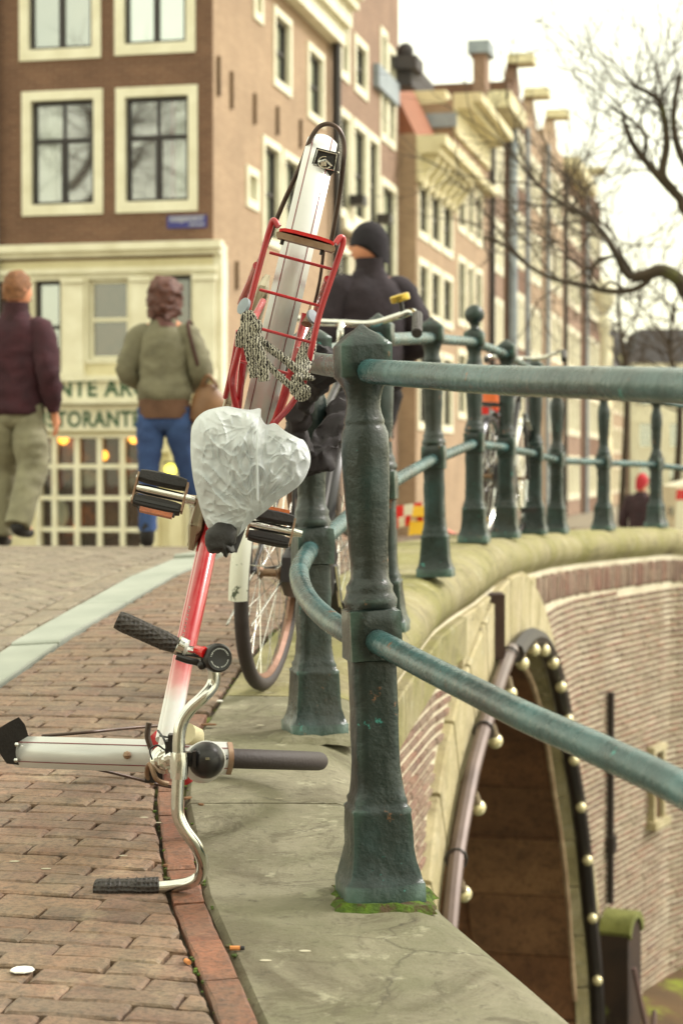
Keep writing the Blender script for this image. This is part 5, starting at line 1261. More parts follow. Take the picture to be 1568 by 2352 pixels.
# cranks and pedals
tb('crank', [(452,1145,4.2),(448,1170,4.22),(470,1185,4.25)], .009, 'chrome', k=3); tb('crank', [(560,1190,4.25),(572,1200,4.28)], .009, 'chrome', k=1)
def pedal(x, y, Z, ux, scale, order):
    c = W(x, y, Z); a = V((ux[0], 0, ux[1])).normalized(); b = V((a.z*-1, 0, a.x)).normalized()*1.0; tl = V((0,1,0)); b = (b*.94 + tl*.34).normalized(); n = a.cross(b).normalized()
    if n.y > 0: n = -n
    R = Matrix((a, b, n)).transposed(); L = .096*scale; H = .07*scale
    p = MB().tube([c-a*(L/2), c-a*(L/4), c+a*(L/2), c+a*(L/2+.022)], [.009,.011,.010,.008], 12).build('pedal', M['chrome'], bk)
    for s in (-1, 1):
        m = MB(); rg = []
        for i in range(9):
            u = -1+2*i/8; bul = 1-.25*u*u*u*u; q = c + a*(u*L*.47) + b*(s*H*.36) + n*(.004 if s > 0 else 0)
            rg.append([q + b*(w*.0125*bul*scale) + n*(h*.011*scale) for w, h in ((-1,-.7),(-.7,-1),(.7,-1),(1,-.7),(1,.7),(.7,1),(-.7,1),(-1,.7))])
        m.rings(rg).build('pedal_rubber', M['black_rubber'], p)
        rg = [[q2 + b*(w*.003*scale) + n*(h*.0125*scale) for w, h in ((-1,-1),(1,-1),(1,1),(-1,1))] for q2 in [c + a*(u*L*.44) + b*(s*H*.36) for u in (-1,1)]]
        MB().rings(rg).build('rubber_groove', M['black_plastic'], p)
    for s in (-1, 1):
        MB().box(c+a*(s*L/2), (.004, H*.84, .022*scale), R).build('end_plate', M['rust_steel'], p)
    MB().box(c+a*(L*.02)-b*(order*H*.58)-n*-.002, (L*.66, .011, .014), R).build('amber_reflector', M['amber'], p)
    MB().box(c+a*(L*.02)-b*(order*H*.52), (L*.74, .010, .016), R).build('reflector_housing', M['black_plastic'], p)
    for s in (-1, 1): MB().tube([c-a*(L/2+.004)+b*(s*H*.3), c-a*(L/2)+b*(s*H*.3)], .005, 8).build('nut', M['chrome'], p)
    return p
pedal(368, 1132, 4.02, (1,-.22), 1.1, 1); tb('pedal_axle', [(424,1146,4.05),(436,1148,4.1),(448,1150,4.18)], [.009,.011,.012], 'chrome')
pedal(622, 1213, 4.26, (1,-.20), 1.02, -1)
# saddle underneath the bag
sd_ = MB(); rg = []
for i in range(12):
    u = i/11; cx_, cy_ = lerp(588, 512, u), lerp(985, 1262, u); w = interp([(0,.04),(.1,.07),(.3,.08),(.5,.055),(.7,.034),(1,.028)], u); c = W(cx_, cy_, 3.815+.0*u)
    rg.append([c + V((math.cos(a)*w, math.sin(a)*.025, math.cos(a)*w*-.22)) for a in [2*math.pi*k/16 for k in range(16)]])
saddle = sd_.rings(rg).build('saddle', M['black_rubber'], bk)
tr_ = random.Random(2); m = MB()
nose = [W(x, y, 3.745) for x, y in ((476,1215),(470,1240),(474,1266),(492,1272),(508,1268),(514,1278),(523,1280),(526,1270),(538,1270),(534,1255),(541,1250),(544,1222),(530,1205),(500,1200))]
nn_ = catmull(nose, 4, True); nn_ = [p + V((tr_.uniform(-.0012,.0012), 0, tr_.uniform(-.0012,.0012))) for p in nn_]; nc = sum(nn_, V((0,0,0)))/len(nn_)
m.rings([[p + V((0,.03,0)) for p in nn_]] + [[nc + (p-nc)*q + V((0,dy,0)) for p in nn_] for q, dy in ((1.0,.008),(.9,-.004),(.7,-.012),(.45,-.017),(.2,-.018),(.02,-.018))]); displace(m, .005, 24, 2, .0022, 90).build('torn_saddle_cover', M['black_rubber'], saddle, ang=70)
# plastic bag over the saddle
def bagmat():
    t = NT('thin_white_plastic'); nz = t.noise(5, 5); col = t.ramp(nz.outputs[0], [(.3, lin((238,243,246))), (.7, lin((222,228,232)))]).outputs[0]
    t.l(col, t.b.inputs['Base Color']); t.b.inputs['Roughness'].default_value = .38
    tr = t.n('ShaderNodeBsdfTranslucent'); t.l(col, tr.inputs[0]); mx = t.n('ShaderNodeMixShader'); mx.inputs[0].default_value = .35
    w1 = t.noise(14, 3, .6); w1.inputs['Distortion'].default_value = 1.2; t.bump(w1.outputs[0], .5, .01); t.bump(t.noise(55, 4).outputs[0], .3, .003)
    t.l(t.b.outputs[0], mx.inputs[1]); t.l(tr.outputs[0], mx.inputs[2]); t.l(mx.outputs[0], t.out.inputs['Surface']); return t.m
outl = [(440,985),(450,962),(470,945),(495,937),(522,933),(548,938),(575,941),(598,938),(600,958),(612,975),(632,972),(655,990),(685,1006),(698,1012),(710,1035),(713,1062),(704,1090),(690,1112),(668,1130),(640,1148),(615,1170),(592,1188),(572,1204),(556,1222),(540,1236),(520,1236),(500,1231),(480,1216),(468,1190),(458,1160),(448,1120),(441,1080),(438,1040),(438,1010)]
ol = catmull([V((x, y, 0)) for x, y in outl], 6, True); N = len(ol); cx_, cy_ = 572, 1075; rg = []; RR = 72
creases = [((588,985),(590,1150),.006,7,1),((470,1080),(575,1190),.006,9,0),((455,1050),(580,1160),.005,8,0),((500,1000),(585,1150),.004,10,0),((460,1110),(560,1200),.006,8,0),((470,1000),(520,1090),-.005,16,0),((600,1140),(680,1060),.005,9,0),((620,1100),(700,1060),-.004,14,0),((480,1190),(560,1215),.006,7,0),((520,960),(560,1010),-.006,15,0),((600,985),(660,1060),-.005,18,0),((560,940),(585,990),.006,9,0),((530,1020),(575,1120),.004,8,0),((640,1000),(690,1030),-.006,14,0)]
def crease(x, y):
    h = 0
    for (x0,y0),(x1,y1),am,wd,_ in creases:
        dx, dy = x1-x0, y1-y0; L = math.hypot(dx, dy); u = ((x-x0)*dx+(y-y0)*dy)/L/L; s = ((x-x0)*dy-(y-y0)*dx)/L
        if -.1 < u < 1.1: h += am*math.exp(-(s/wd)**2)*max(0, math.sin(math.pi*(u+.1)/1.2))
    return h
def ridg(x, y):
    h = 0
    for ox, oy, s, am in ((588,1175,2.4,.008),(590,985,3.0,.004),(585,1172,5.0,.005)):
        a_ = math.atan2(y-oy, x-ox); r_ = math.hypot(x-ox, y-oy); n = noise.noise(V((a_*s, r_*.012, s*7 + ox))); h += am*(1-min(abs(n)*8, 1))**1.5*min(r_/60, 1)
    n = noise.noise(V((x*.03, y*.022, 11))); h += .005*(1-min(abs(n)*8, 1))**1.5
    return h
for side in (1, -1):
    for k in (range(0, RR+1) if side > 0 else range(RR-1, -1, -1)):
        r = k/RR; row = []
        for p in ol:
            x = lerp(cx_, p.x, r); y = lerp(cy_, p.y, r); dome = math.sqrt(max(1-r**2.6, 0))
            nz = noise.noise(V((x*.018, y*.018, 2)))*.012 + noise.noise(V((x*.045, y*.035, 5)))*.006
            up_ = (y-cy_)/150
            if side > 0: Z = 3.80 - .062*dome - .02*up_*-1*dome + (nz*.8 - crease(x, y)*1.3 - ridg(x, y))*min(1, dome*2.2)
            else: Z = 3.80 + .075*dome
            q = W(x, y, Z); row.append(q)
        if k == 0: row = [row[0] + (q-row[0])*1 + V((math.cos(2*math.pi*i/N), 0, math.sin(2*math.pi*i/N)))*.0005 for i, q in enumerate(row)]
        rg.append(row)
bag = MB().rings(rg).build('plastic_bag', bagmat(), None, ang=60)
MB().tube(catmull([W(592,985,3.722), W(590,1030,3.712), W(591,1090,3.712), W(592,1150,3.726)], 6), .0022, 6).build('bag_seam', bag.data.materials[0], bag)
tag(bag, 'crumpled white plastic bag pulled over the saddle of the fallen bicycle', 'plastic bag')
# patterned elastic cord
def cordmat():
    t = NT('black_white_braid'); w = t.n('ShaderNodeTexWave'); w.inputs['Scale'].default_value = 58; w.inputs['Distortion'].default_value = 6; w.inputs['Detail'].default_value = 1.2; w.inputs['Detail Scale'].default_value = 3.0
    t.l(t.co.outputs['Object'], w.inputs['Vector']); col = t.ramp(w.outputs['Fac'], [(.42, lin((30,26,24))), (.52, lin((180,176,162)))]).outputs[0]
    t.l(col, t.b.inputs['Base Color']); t.b.inputs['Roughness'].default_value = .9; t.bump(w.outputs['Fac'], .5, .003); return t.m
cm = cordmat(); ck = thing('patterned_cord', 'black and white braided cord knotted across the red carrier', 'cord', W(600, 780, 3.8))
def band(name, pts, w, t=.0035):
    ps = catmull([W(*p) for p in pts], 5); rg = []
    for i, p in enumerate(ps):
        d = (ps[min(i+1, len(ps)-1)]-ps[max(i-1, 0)]).normalized(); s = d.cross(V((0,-1,0))).normalized(); ww = (interp([(j/(len(w)-1), x) for j, x in enumerate(w)], i/(len(ps)-1)) if isinstance(w, list) else w)/2
        rg.append([p + s*ww*c_ + V((0,1,0))*(-t*(1-abs(c_)**3)*q) for c_, q in ((-1,0),(-.5,1),(0,1),(.5,1),(1,0),(.5,-1),(0,-1),(-.5,-1))])
    return MB().rings(rg).build(name, cm, ck)
band('cord_band', [(590,775,3.79),(620,800,3.80),(650,822,3.80),(680,848,3.80),(708,866,3.79)], .017); band('cord_band', [(588,800,3.79),(610,830,3.80),(635,858,3.80),(660,880,3.79),(680,895,3.79)], .014)
band('cord_end', [(566,770,3.78),(572,800,3.78),(580,835,3.78),(584,868,3.78)], [.02,.022,.018]); band('cord_end', [(582,775,3.775),(596,810,3.77),(604,845,3.77),(607,876,3.77)], [.02,.024,.02]); band('cord_end', [(575,740,3.78),(556,770,3.78),(548,798,3.79)], [.02,.026,.014])
band('cord_bundle', [(718,756,3.88),(710,790,3.86),(698,830,3.84),(690,862,3.82)], [.01,.032,.036,.024], .012)
for k, (x, y, r, sq) in enumerate(((570,738,.017,(1,.7,1.35)),(588,752,.016,(.9,.7,1)),(580,768,.018,(1,.7,.8)),(682,888,.015,(1,.7,1.3)),(694,902,.018,(.95,.7,1)),(684,868,.013,(1.1,.7,.8)),(706,868,.009,(1.6,.7,.7)))):
    displace(MB().ball(W(x, y, 3.79), r, 16, sq), .004, 60, k).build('knot', cm, ck)
tb('hook', [(716,700,3.9),(710,725,3.88),(704,745,3.87)], [.004,.006,.012], 'rust_steel', ck)
# ---- black jacket slung round the second post
M['black_cloth'] = simple('black_cloth', (34,26,32), (24,18,24), 9, .75, bs=.5, bsc=25)
jp = catmull([W(744,800,4.6), W(738,850,4.6), W(712,900,4.75), W(690,950,4.85), W(682,1010,4.9), W(700,1062,4.95), W(738,1052,4.95), W(765,1000,5.0), W(800,950,5.1), W(830,900,5.2)], 7)
jr = [interp([(0,.026),(.15,.03),(.3,.024),(.45,.034),(.6,.036),(.72,.036),(.85,.046),(1,.04)], i/(len(jp)-1)) for i in range(len(jp))]
jm = displace(displace(MB().tube([a.lerp(b, q) for a, b in zip(jp, jp[1:]) for q in (0, .5)], [r for r in jr[:-1] for _ in (0, 1)], 36), .02, 16, 3, .012, 34), .004, 90).build('black_jacket', M['black_cloth']); tag(jm, 'crumpled black jacket slung around the second railing post', 'jacket')
# ================= upright bicycles parked behind the railing =================
M['frame_black'] = simple('black_frame_paint', (40,36,42), (30,28,34), 7, .35, coat=.3)
M['white_guard'] = simple('chipped_white_mudguard', (226,226,214), (210,212,198), 5, .4, spotc=(70,80,60), spotsc=28, spotth=(.60,.64))
M['rust_rim'] = simple('rusty_rim', (136,100,80), (110,78,60), 12, .5, .4)
M['gold'] = simple('brass_bell', (206,180,90), (180,150,70), 9, .25, .9)
def bicycle(name, label, px, py, yaw, lean, rearguard='white_guard', frontguard='frame_black', framem='frame_black', rim='rust_rim', group=None, bell=True):
    root = thing(name, label, 'bicycle', (px, py, ground(px, py)), group)
    Rm = Matrix.Rotation(-yaw, 3, 'Z') @ Matrix.Rotation(lean, 3, 'Y'); base = V((px, py, ground(px, py)))
    slope = (ground(px+math.sin(yaw)*1.08, py+math.cos(yaw)*1.08)-ground(px, py))/1.08
    def L(x, y, z): q = Rm @ V((x, y, z)); return base + q + UP*(slope*y)
    def tube(nm, pts, r, mat, par=root, k=5, n=10):
        ps = catmull([L(*p) for p in pts], k) if k > 1 else [L(*p) for p in pts]
        if isinstance(r, list): r = [interp([(j/(len(r)-1), x) for j, x in enumerate(r)], i/(len(ps)-1)) for i in range(len(ps))]
        return MB().tube(ps, r, n).build(nm, M[mat], par)
    R = .345
    for y in (0, 1.09):
        c = L(0, y, R); X = (L(0, y+1, R)-c).normalized(); Z = (L(0, y, R+1)-c).normalized(); wheel(c, X, Z, R, root, 28, rim)
        def gp(a, rad, q, y=y): return L(q, y + math.cos(a)*rad, R + math.sin(a)*rad)
        if y == 0: fenderband(None, gp, R+.018, math.radians(60), math.radians(184), .056, 'mudguard', root, rearguard, 24, stripes=False)
        else:
            fenderband(None, gp, R+.018, math.radians(20), math.radians(205), .058, 'mudguard', root, frontguard, 24, stripes=False)
            MB().prism([gp(math.radians(203), R+.02, -.04), gp(math.radians(203), R+.02, .04), gp(math.radians(228), R+.03, .05), gp(math.radians(228), R+.03, -.05)], (L(0,1,0)-L(0,0,0))*.006).build('mud_flap', M['black_rubber'], root)
        for s in (-1, 1): tube('mudguard_stay', [(.05*s, y, R), (.035*s, y-(R+.02)*.93, R-.1 if y == 0 else R-.05)], .003, 'chrome', k=1)
    fr = tube('frame', [(0,.50,.30), (0,.40,.62), (0,.36,.80)], .015, framem); tube('down_tube', [(0,.50,.30), (0,.70,.50), (0,.88,.80)], .017, framem, fr); tube('top_tube', [(0,.39,.70), (0,.6,.76), (0,.86,.88)], .013, framem, fr); tube('head_tube', [(0,.865,.93), (0,.90,.76)], .02, framem, fr, 1)
    for s in (-1, 1):
        tube('chain_stay', [(.02*s,.48,.30), (.055*s,0,R)], .009, framem, fr, 1); tube('seat_stay', [(.015*s,.38,.74), (.055*s,0,R)], .008, framem, fr, 1)
        tube('fork_blade', [(.035*s,.92,.74), (.045*s,.98,.55), (.05*s,1.09,R)], .011, framem, fr)
        tube('carrier_rail', [(.06*s,.30,.74), (.07*s,.1,.745), (.07*s,-.22,.745)], .006, framem); tube('carrier_leg', [(.07*s,-.02,.745), (.06*s,0,R)], .005, framem, k=1)
    for y in (-.2,-.05,.1,.25): tube('carrier_bar', [(-.07,y,.747), (.07,y,.747)], .004, framem, k=1)
    MB().prism([L(.045,y,z) for y, z in ((-.05,.40),(.0,.42),(.50,.42),(.60,.32),(.55,.2),(.45,.18),(0,.28),(-.06,.33))], (L(1,0,0)-L(0,0,0))*.03).build('chain_case', M[framem], root)
    tube('crank', [(.09,.50,.30), (.10,.56,.16)], .008, 'chrome', k=1); tube('crank', [(-.06,.50,.30), (-.09,.44,.44)], .008, 'chrome', k=1)
    MB().box(L(.15,.56,.16), (.09,.07,.03)).build('pedal', M['black_rubber'], root); MB().box(L(-.14,.44,.44), (.09,.07,.03)).build('pedal', M['black_rubber'], root)
    tube('seat_post', [(0,.36,.80), (0,.33,.92)], .012, 'chrome', k=1)
    sm = MB(); rg = []
    for i in range(8):
        u = i/7; w = interp([(0,.06),(.2,.1),(.5,.07),(1,.025)], u); rg.append([L(w*math.cos(a), .20+.28*u, .95+.035*math.sin(a)-.01*u) for a in [2*math.pi*k/12 for k in range(12)]])
    sm.rings(rg).build('saddle', M['black_rubber'], root)
    tube('stem', [(0,.87,.93), (0,.85,1.04), (0,.88,1.07)], .012, 'chrome')
    hb = tube('handlebar', [(-.20,.84,1.05), (-.22,.93,1.075), (-.19,.98,1.08), (-.1,.94,1.07), (0,.88,1.07), (.1,.88,1.07), (.2,.86,1.10), (.25,.80,1.115), (.29,.70,1.10), (.31,.60,1.06)], .012, 'chrome', k=6)
    tube('grip', [(.285,.72,1.105), (.30,.64,1.08), (.31,.58,1.05)], .018, 'grip', hb); tube('grip', [(-.212,.90,1.065), (-.20,.84,1.05), (-.19,.79,1.045)], .018, 'grip', hb)
    if bell:
        c = L(.20,.85,1.16); MB().lathe([(.02,-.014),(.032,-.012),(.034,-.006),(.034,.008),(.030,.012),(.002,.014)], c, V((-.28,-.12,.95)), 20).build('bell', M['gold'], hb); MB().tube([c, L(.21,.86,1.11)], .008, 8).build('bell_clamp', M['black_plastic'], hb)
    c = L(0,.98,.88); MB().lathe([(.02,-.05),(.045,-.01),(.045,.015),(.002,.02)], c, V((math.sin(yaw), math.cos(yaw), 0)), 16).build('headlight', M['chrome'], root)
    c = L(0,-.25,.70); MB().box(c, (.07,.02,.04)).build('tail_reflector', M['red_reflector'], root)
    return root
bicycle('parked_bicycle', 'dark bicycle with chipped white rear mudguard and brass bell, leaning behind the near posts', -.225, 5.70, .215, .04)
b3 = bicycle('parked_bicycle', 'bicycle with red and white mudguard leaning on the railing just past the ball-topped post', .80, 10.75, .26, .05, rearguard='frame_black', frontguard='white_guard', framem='frame_black', rim='chrome', bell=False)
bl = tb('blue_lock', [(742,1100,5.9),(735,1150,5.9),(728,1200,5.95),(745,1240,6.0),(775,1225,6.1)], .008, simple('blue_cable', (46,56,140), None, 4, .4), None); tag(bl, 'thin blue cable lock hanging on the wheel of the bicycle behind the posts', 'bicycle lock')
# ================= people =================
def skinmesh(verts, edges, root=0, sub=2):
    me = bpy.data.meshes.new('tmp'); me.from_pydata([v[0] for v in verts], edges, [])
    bm = bmesh.new(); bm.from_mesh(me); bm.verts.ensure_lookup_table(); lay_ = bm.verts.layers.skin.verify()
    for i, v in enumerate(bm.verts): v[lay_].radius = (verts[i][1], verts[i][1]); v[lay_].use_root = (i == root)
    bm.to_mesh(me); bm.free(); o = bpy.data.objects.new('tmp', me); sc.collection.objects.link(o)
    s = o.modifiers.new('s', 'SKIN'); s.use_smooth_shade = True; u = o.modifiers.new('u', 'SUBSURF'); u.levels = sub; u.render_levels = sub
    ev = o.evaluated_get(bpy.context.evaluated_depsgraph_get()); m2 = ev.to_mesh(); mb = MB(); mb.add([v.co.copy() for v in m2.vertices], [tuple(p.vertices) for p in m2.polygons]); ev.to_mesh_clear()
    bpy.data.objects.remove(o); return mb
def headmesh(c, yaw, s=1.0, tilt=0):
    R = Matrix.Rotation(-yaw, 3, 'Z') @ Matrix.Rotation(tilt, 3, 'X'); rg = []; n = 28
    for i in range(21):
        ph = -math.pi/2 + math.pi*i/20; row = []
        for j in range(n):
            th = 2*math.pi*j/n; x, y, z = math.cos(ph)*math.sin(th), math.cos(ph)*math.cos(th), math.sin(ph)
            lo = max(0, -z); fr = max(0, y)
            X = x*.076*(1-.28*lo**1.5); Y = y*.098*(1-.12*lo) + (.012*lo if y > 0 else 0) - (.0 if y > 0 else -.03*lo*0); Z = z*.122
            g = lambda a, b, w: math.exp(-((a)**2+(b)**2)/w)
            Y += fr*(.026*g(x*3.2, (z+.12)*2.6, .12) - .010*(g((x-.35)*3, (z-.12)*4, .25)+g((x+.35)*3, (z-.12)*4, .25)) + .006*g(x*1.5, (z-.3)*4, .4) + .007*g(x*2.5, (z+.48)*6, .2) + .010*g(x*2.2, (z+.78)*4, .25))
            X += math.copysign(.014*g((y+.05)*4, (z+.05)*3.2, .22)*(abs(x) > .75), x)
            row.append(c + R @ V((X*s, Y*s, Z*s)))
        rg.append(row)
    return rg, R
def person(label, X, Y, yaw, H, pose, mats, headyaw=0, hair=None, hat=None, group=None):
    z0 = ground(X, Y); k = H/1.78; root = thing('person', label, 'person', (X, Y, z0), group)
    Rz = Matrix.Rotation(-yaw, 3, 'Z'); B = V((X, Y, z0))
    def T(mb, flat=None):
        for i, p in enumerate(mb.v):
            if flat: fac = min(max((p.z-.88)/.1, 0), 1)*min(max((.27-abs(p.x))/.1, 0), 1); p = V((p.x, p.y*(1-.27*fac), p.z))
            mb.v[i] = B + Rz @ (p*k)
        return mb
    J = dict(pelvis=((0,0,.96),.125), waist=((0,0,1.10),.115), chest=((0,.0,1.27),.13), upper=((0,.0,1.40),.115), neck=((0,.01,1.50),.055), head=((0,.02,1.62),.07))
    P = dict(le=(-.27,-.03,1.14), re=(.27,-.03,1.14), lw=(-.27,.08,.90), rw=(.27,.08,.90), lk=(-.10,.03,.51), rk=(.10,.03,.51), la=(-.11,0,.09), ra=(.11,0,.09)); P.update(pose)
    names = ['pelvis','waist','chest','upper','neck','head']; vs = [J[n] for n in names]; ed = [(i, i+1) for i in range(5)]; idx = {n: i for i, n in enumerate(names)}
    def add(n, co, r, par): vs.append((tuple(co), r)); idx[n] = len(vs)-1; ed.append((idx[par], idx[n]))
    for s, q in ((-1,'l'), (1,'r')):
        add(q+'s', (.165*s,0,1.41), .062, 'upper'); add(q+'e', P[q+'e'], .043, q+'s'); add(q+'w', P[q+'w'], .028, q+'e')
        w = V(P[q+'w']); d = (w-V(P[q+'e'])).normalized(); side = V((0,1,0)); side = (side-d*side.dot(d)).normalized()
        add(q+'p', w+d*.06, .027, q+'w')
        for f in range(4): add(q+'f%d' % f, w+d*.10+side*(.03-.02*f), .010, q+'p'); add(q+'g%d' % f, w+d*(.165-.008*abs(f-1.5))+side*(.033-.022*f)-V((.02*s,0,0)), .008, q+'f%d' % f)
        add(q+'t0', w+d*.05+side*.045, .011, q+'p'); add(q+'t1', w+d*.10+side*.062, .009, q+'t0')
        add(q+'h', (.09*s,0,.90), .085, 'pelvis'); add(q+'k', P[q+'k'], .058, q+'h'); a = V(P[q+'a']); add(q+'a', a, .042, q+'k'); add(q+'to', a+V((.02*s,.15,-.045)), .035, q+'a')
    body_ = T(skinmesh(vs, ed), True); hc = B + Rz @ (V((0,.035,1.665))*k); rg, Rh = headmesh(hc, yaw+headyaw, k); body_.rings(rg)
    bo = body_.build('body', M['skin'], root, ang=80)
    for s in (-1, 1):
        MB().ball(hc + Rh @ (V((.029*s,.083,.018))*k), .011*k, 8).build('eye', M['white_paint'], bo)
    MB().ball(hc + Rh @ (V((0,.093,-.055))*k), .02*k, 8, (1,.3,.35)).build('mouth', simple('lips_%d' % len(bpy.data.materials), (170,90,80), None, 5, .5), bo)
    g = mats.get('jr', 1.0)
    def ell(prof, n=36):
        return [[V((wx*math.copysign(abs(math.cos(2*math.pi*j/n))**.85, math.cos(2*math.pi*j/n)), oy+wy*math.sin(2*math.pi*j/n), z)) for j in range(n)] for z, wx, wy, oy in prof]
    def densify(pr, st=.02):
        out = []
        for p0, p1 in zip(pr, pr[1:]):
            m_ = max(1, int(abs(p1[0]-p0[0])/st)); out += [tuple(lerp(u, v, i/m_) for u, v in zip(p0, p1)) for i in range(m_)]
        return out + [pr[-1]]
    def folds(mb, amp, seed):
        for i, p in enumerate(mb.v):
            q = V((p.x*7+seed, p.y*7, p.z*11)); n1 = noise.noise(q); n2 = noise.noise(V((p.x*16, p.y*16+seed, p.z*24 + p.x*14)))
            d = V((p.x, p.y*1.3, 0)); d = d.normalized() if d.length > 1e-6 else V((1,0,0))
            mb.v[i] = p + d*((1-min(abs(n1)*3, 1))*amp - amp*.4 + n2*amp*.6)
        return mb
    hem = mats.get('hem', .84)
    tors = mats.get('torso') or [(hem,.150*g,.115*g,0),(hem+.02,.172*g,.128*g,0),(.95,.172*g,.128*g,0),(1.06,.165*g,.122*g,0),(1.2,.178*g,.128*g,0),(1.32,.192*g,.125*g,0),(1.40,.186*g,.115*g,0),(1.445,.155*g,.10*g,0),(1.48,.11,.088,.0),(1.53,.078,.078,.01)]
    jm_ = MB(); jm_.rings(ell(densify(tors)))
    for s, q in ((-1,'l'), (1,'r')):
        e_, w_ = V(P[q+'e']), V(P[q+'w']); sh = V((.150*s*g,0,1.405)); w_ = e_.lerp(w_, .97)
        pts = catmull([V((.08*s,0,1.40)), sh, sh.lerp(e_, .5)+V((.01*s,0,0)), e_, e_.lerp(w_, .5), w_], 7); sl = mats.get('sleeve', 1.0)
        jm_.tube(pts, [interp([(0,.06),(.2,.082*g),(.4,.073*g*sl),(.6,.066*g*sl),(.8,.058*g*sl),(1,.044*g)], i/(len(pts)-1)) for i in range(len(pts))], 20)
    folds(jm_, .014, rnd.random()*9); T(jm_).build('jacket', mats['top'], root, ang=80)
    t_ = mats.get('tr', 1.0); tm = MB(); tm.rings(ell(densify([(.78,.11,.08,0),(.82,.15,.11,0),(.90,.165,.118,0),(1.0,.158,.112,0),(1.05,.15,.105,0)])))
    for s, q in ((-1,'l'), (1,'r')):
        kn, an = V(P[q+'k']), V(P[q+'a']); en = kn.lerp(an, mats.get('trend', .93))
        pts = catmull([V((.085*s,0,.93)), V((.088*s,0,.82)), V((.09*s,0,.82)).lerp(kn, .5), kn, kn.lerp(en, .5), en], 8)
        tm.tube(pts, [interp([(0,.09),(.2,.098),(.4,.086*t_),(.6,.070*t_),(.8,.064*t_),(1,.058*t_)], i/(len(pts)-1)) for i in range(len(pts))], 22)
    folds(tm, .011*max(t_, .9), rnd.random()*9); T(tm).build('trousers', mats['legs'], root, ang=80)
    def garment(name, vv, ee, mat, amp=.010, sc_=9, flat=True):
        return displace(T(skinmesh(vv, ee), flat), amp, sc_, rnd.random()*9, amp*.5, sc_*2.7).build(name, mat, root, ang=80)
    for s, q in ((-1,'l'), (1,'r')):
        a = V(P[q+'a']); hgt = mats.get('boot', .03)
        garment('shoe', [(tuple(a+V((0,0,hgt)) if hgt < .1 else a+(V(P[q+'k'])-a).normalized()*hgt),.055), (tuple(a+V((0,-.015,-.03))),.052), (tuple(a+V((.015*s,.09,-.048))),.042), (tuple(a+V((.02*s,.17,-.055))),.034)], [(0,1),(1,2),(2,3)], mats['shoes'], .003, 12, flat=False)
    if 'collar' in mats:
        mb = MB(); c = V((0,.005,1.50)); mb.lathe([(.10,-.04),(.088,.0),(.084,.05),(.084,.085),(.070,.085),(.07,0)], c, n=20); T(mb).build('collar', mats['collar'], root)
    if hair:
        mt, ln, sc_ = hair; hr = []; n = 28
        for i in range(17):
            row = []
            for j in range(n):
                th = 2*math.pi*j/n; back = -math.cos(th); low = lerp(.35, -.62-ln, min(max((back+.75)/.9, 0), 1)); ph0 = low
                z = lerp(ph0, 1, i/16); zz_ = max(min(z, 1), -1); cr = math.sqrt(max(1-zz_*zz_, 0)) if z > -.2 else .98
                x, y = cr*math.sin(th), cr*math.cos(th); p = V((x*.084*sc_, y*.106*sc_-.004, z*.131*(1 if z > 0 else 1)+.004)); p += noise.noise_vector(p*28)*(.009 if sc_ < 1.1 else .022)*sc_ + noise.noise_vector(p*75)*(.006 if sc_ < 1.1 else .010)
                row.append(hc + Rh @ (p*k))
            hr.append(row)
        MB().rings(hr).build('hair', mt, root, ang=80)
    if hat:
        rg = []
        for i in range(14):
            z = lerp(-.12, 1, i/13); cr = math.sqrt(max(1-z*z, 0)) if z > .05 else 1
            rg.append([hc + Rh @ (V((cr*math.sin(2*math.pi*j/26)*.088, cr*math.cos(2*math.pi*j/26)*.112-.006, z*.138-(.10*max(-math.cos(2*math.pi*j/26), -.1)*(.2-z)/.32 if z < .2 else 0)))*k) for j in range(26)])
        displace(MB().rings(rg), .003, 20).build('knit_hat', hat, root, ang=80)
    return root, T, B, Rz, k
def cloth(name, c1, c2, s=10): return simple(name, c1, c2, s, .9, bs=.6, bsc=22, bd=.012)
gx = lambda x, Z: (x-CX)/F*Z
# man in maroon jacket at the left edge, walking away
m1 = person('man with ginger hair in dark maroon jacket and baggy grey trousers, walking away', gx(38,12.5), 12.5, .22, 1.80,
    dict(re=(.24,-.06,1.14), rw=(.25,.03,.88), le=(-.25,.02,1.14), lw=(-.23,.12,.90), rk=(.12,-.02,.52), ra=(.10,-.22,.16), lk=(-.12,.16,.52), la=(-.17,.16,.09)),
    dict(top=cloth('maroon_wool', (66,30,40), (48,22,32)), legs=cloth('grey_green_canvas', (140,136,112), (116,112,92)), shoes=M['black_rubber'], collar=cloth('dark_collar', (60,28,36), (46,22,28)), jr=1.08, hem=.86, sleeve=1.1, tr=1.4, trend=1.02), .55, (simple('ginger_hair', (140,92,56), (92,58,34), 50, .7, bs=.6, bsc=120), -.1, 1.0))
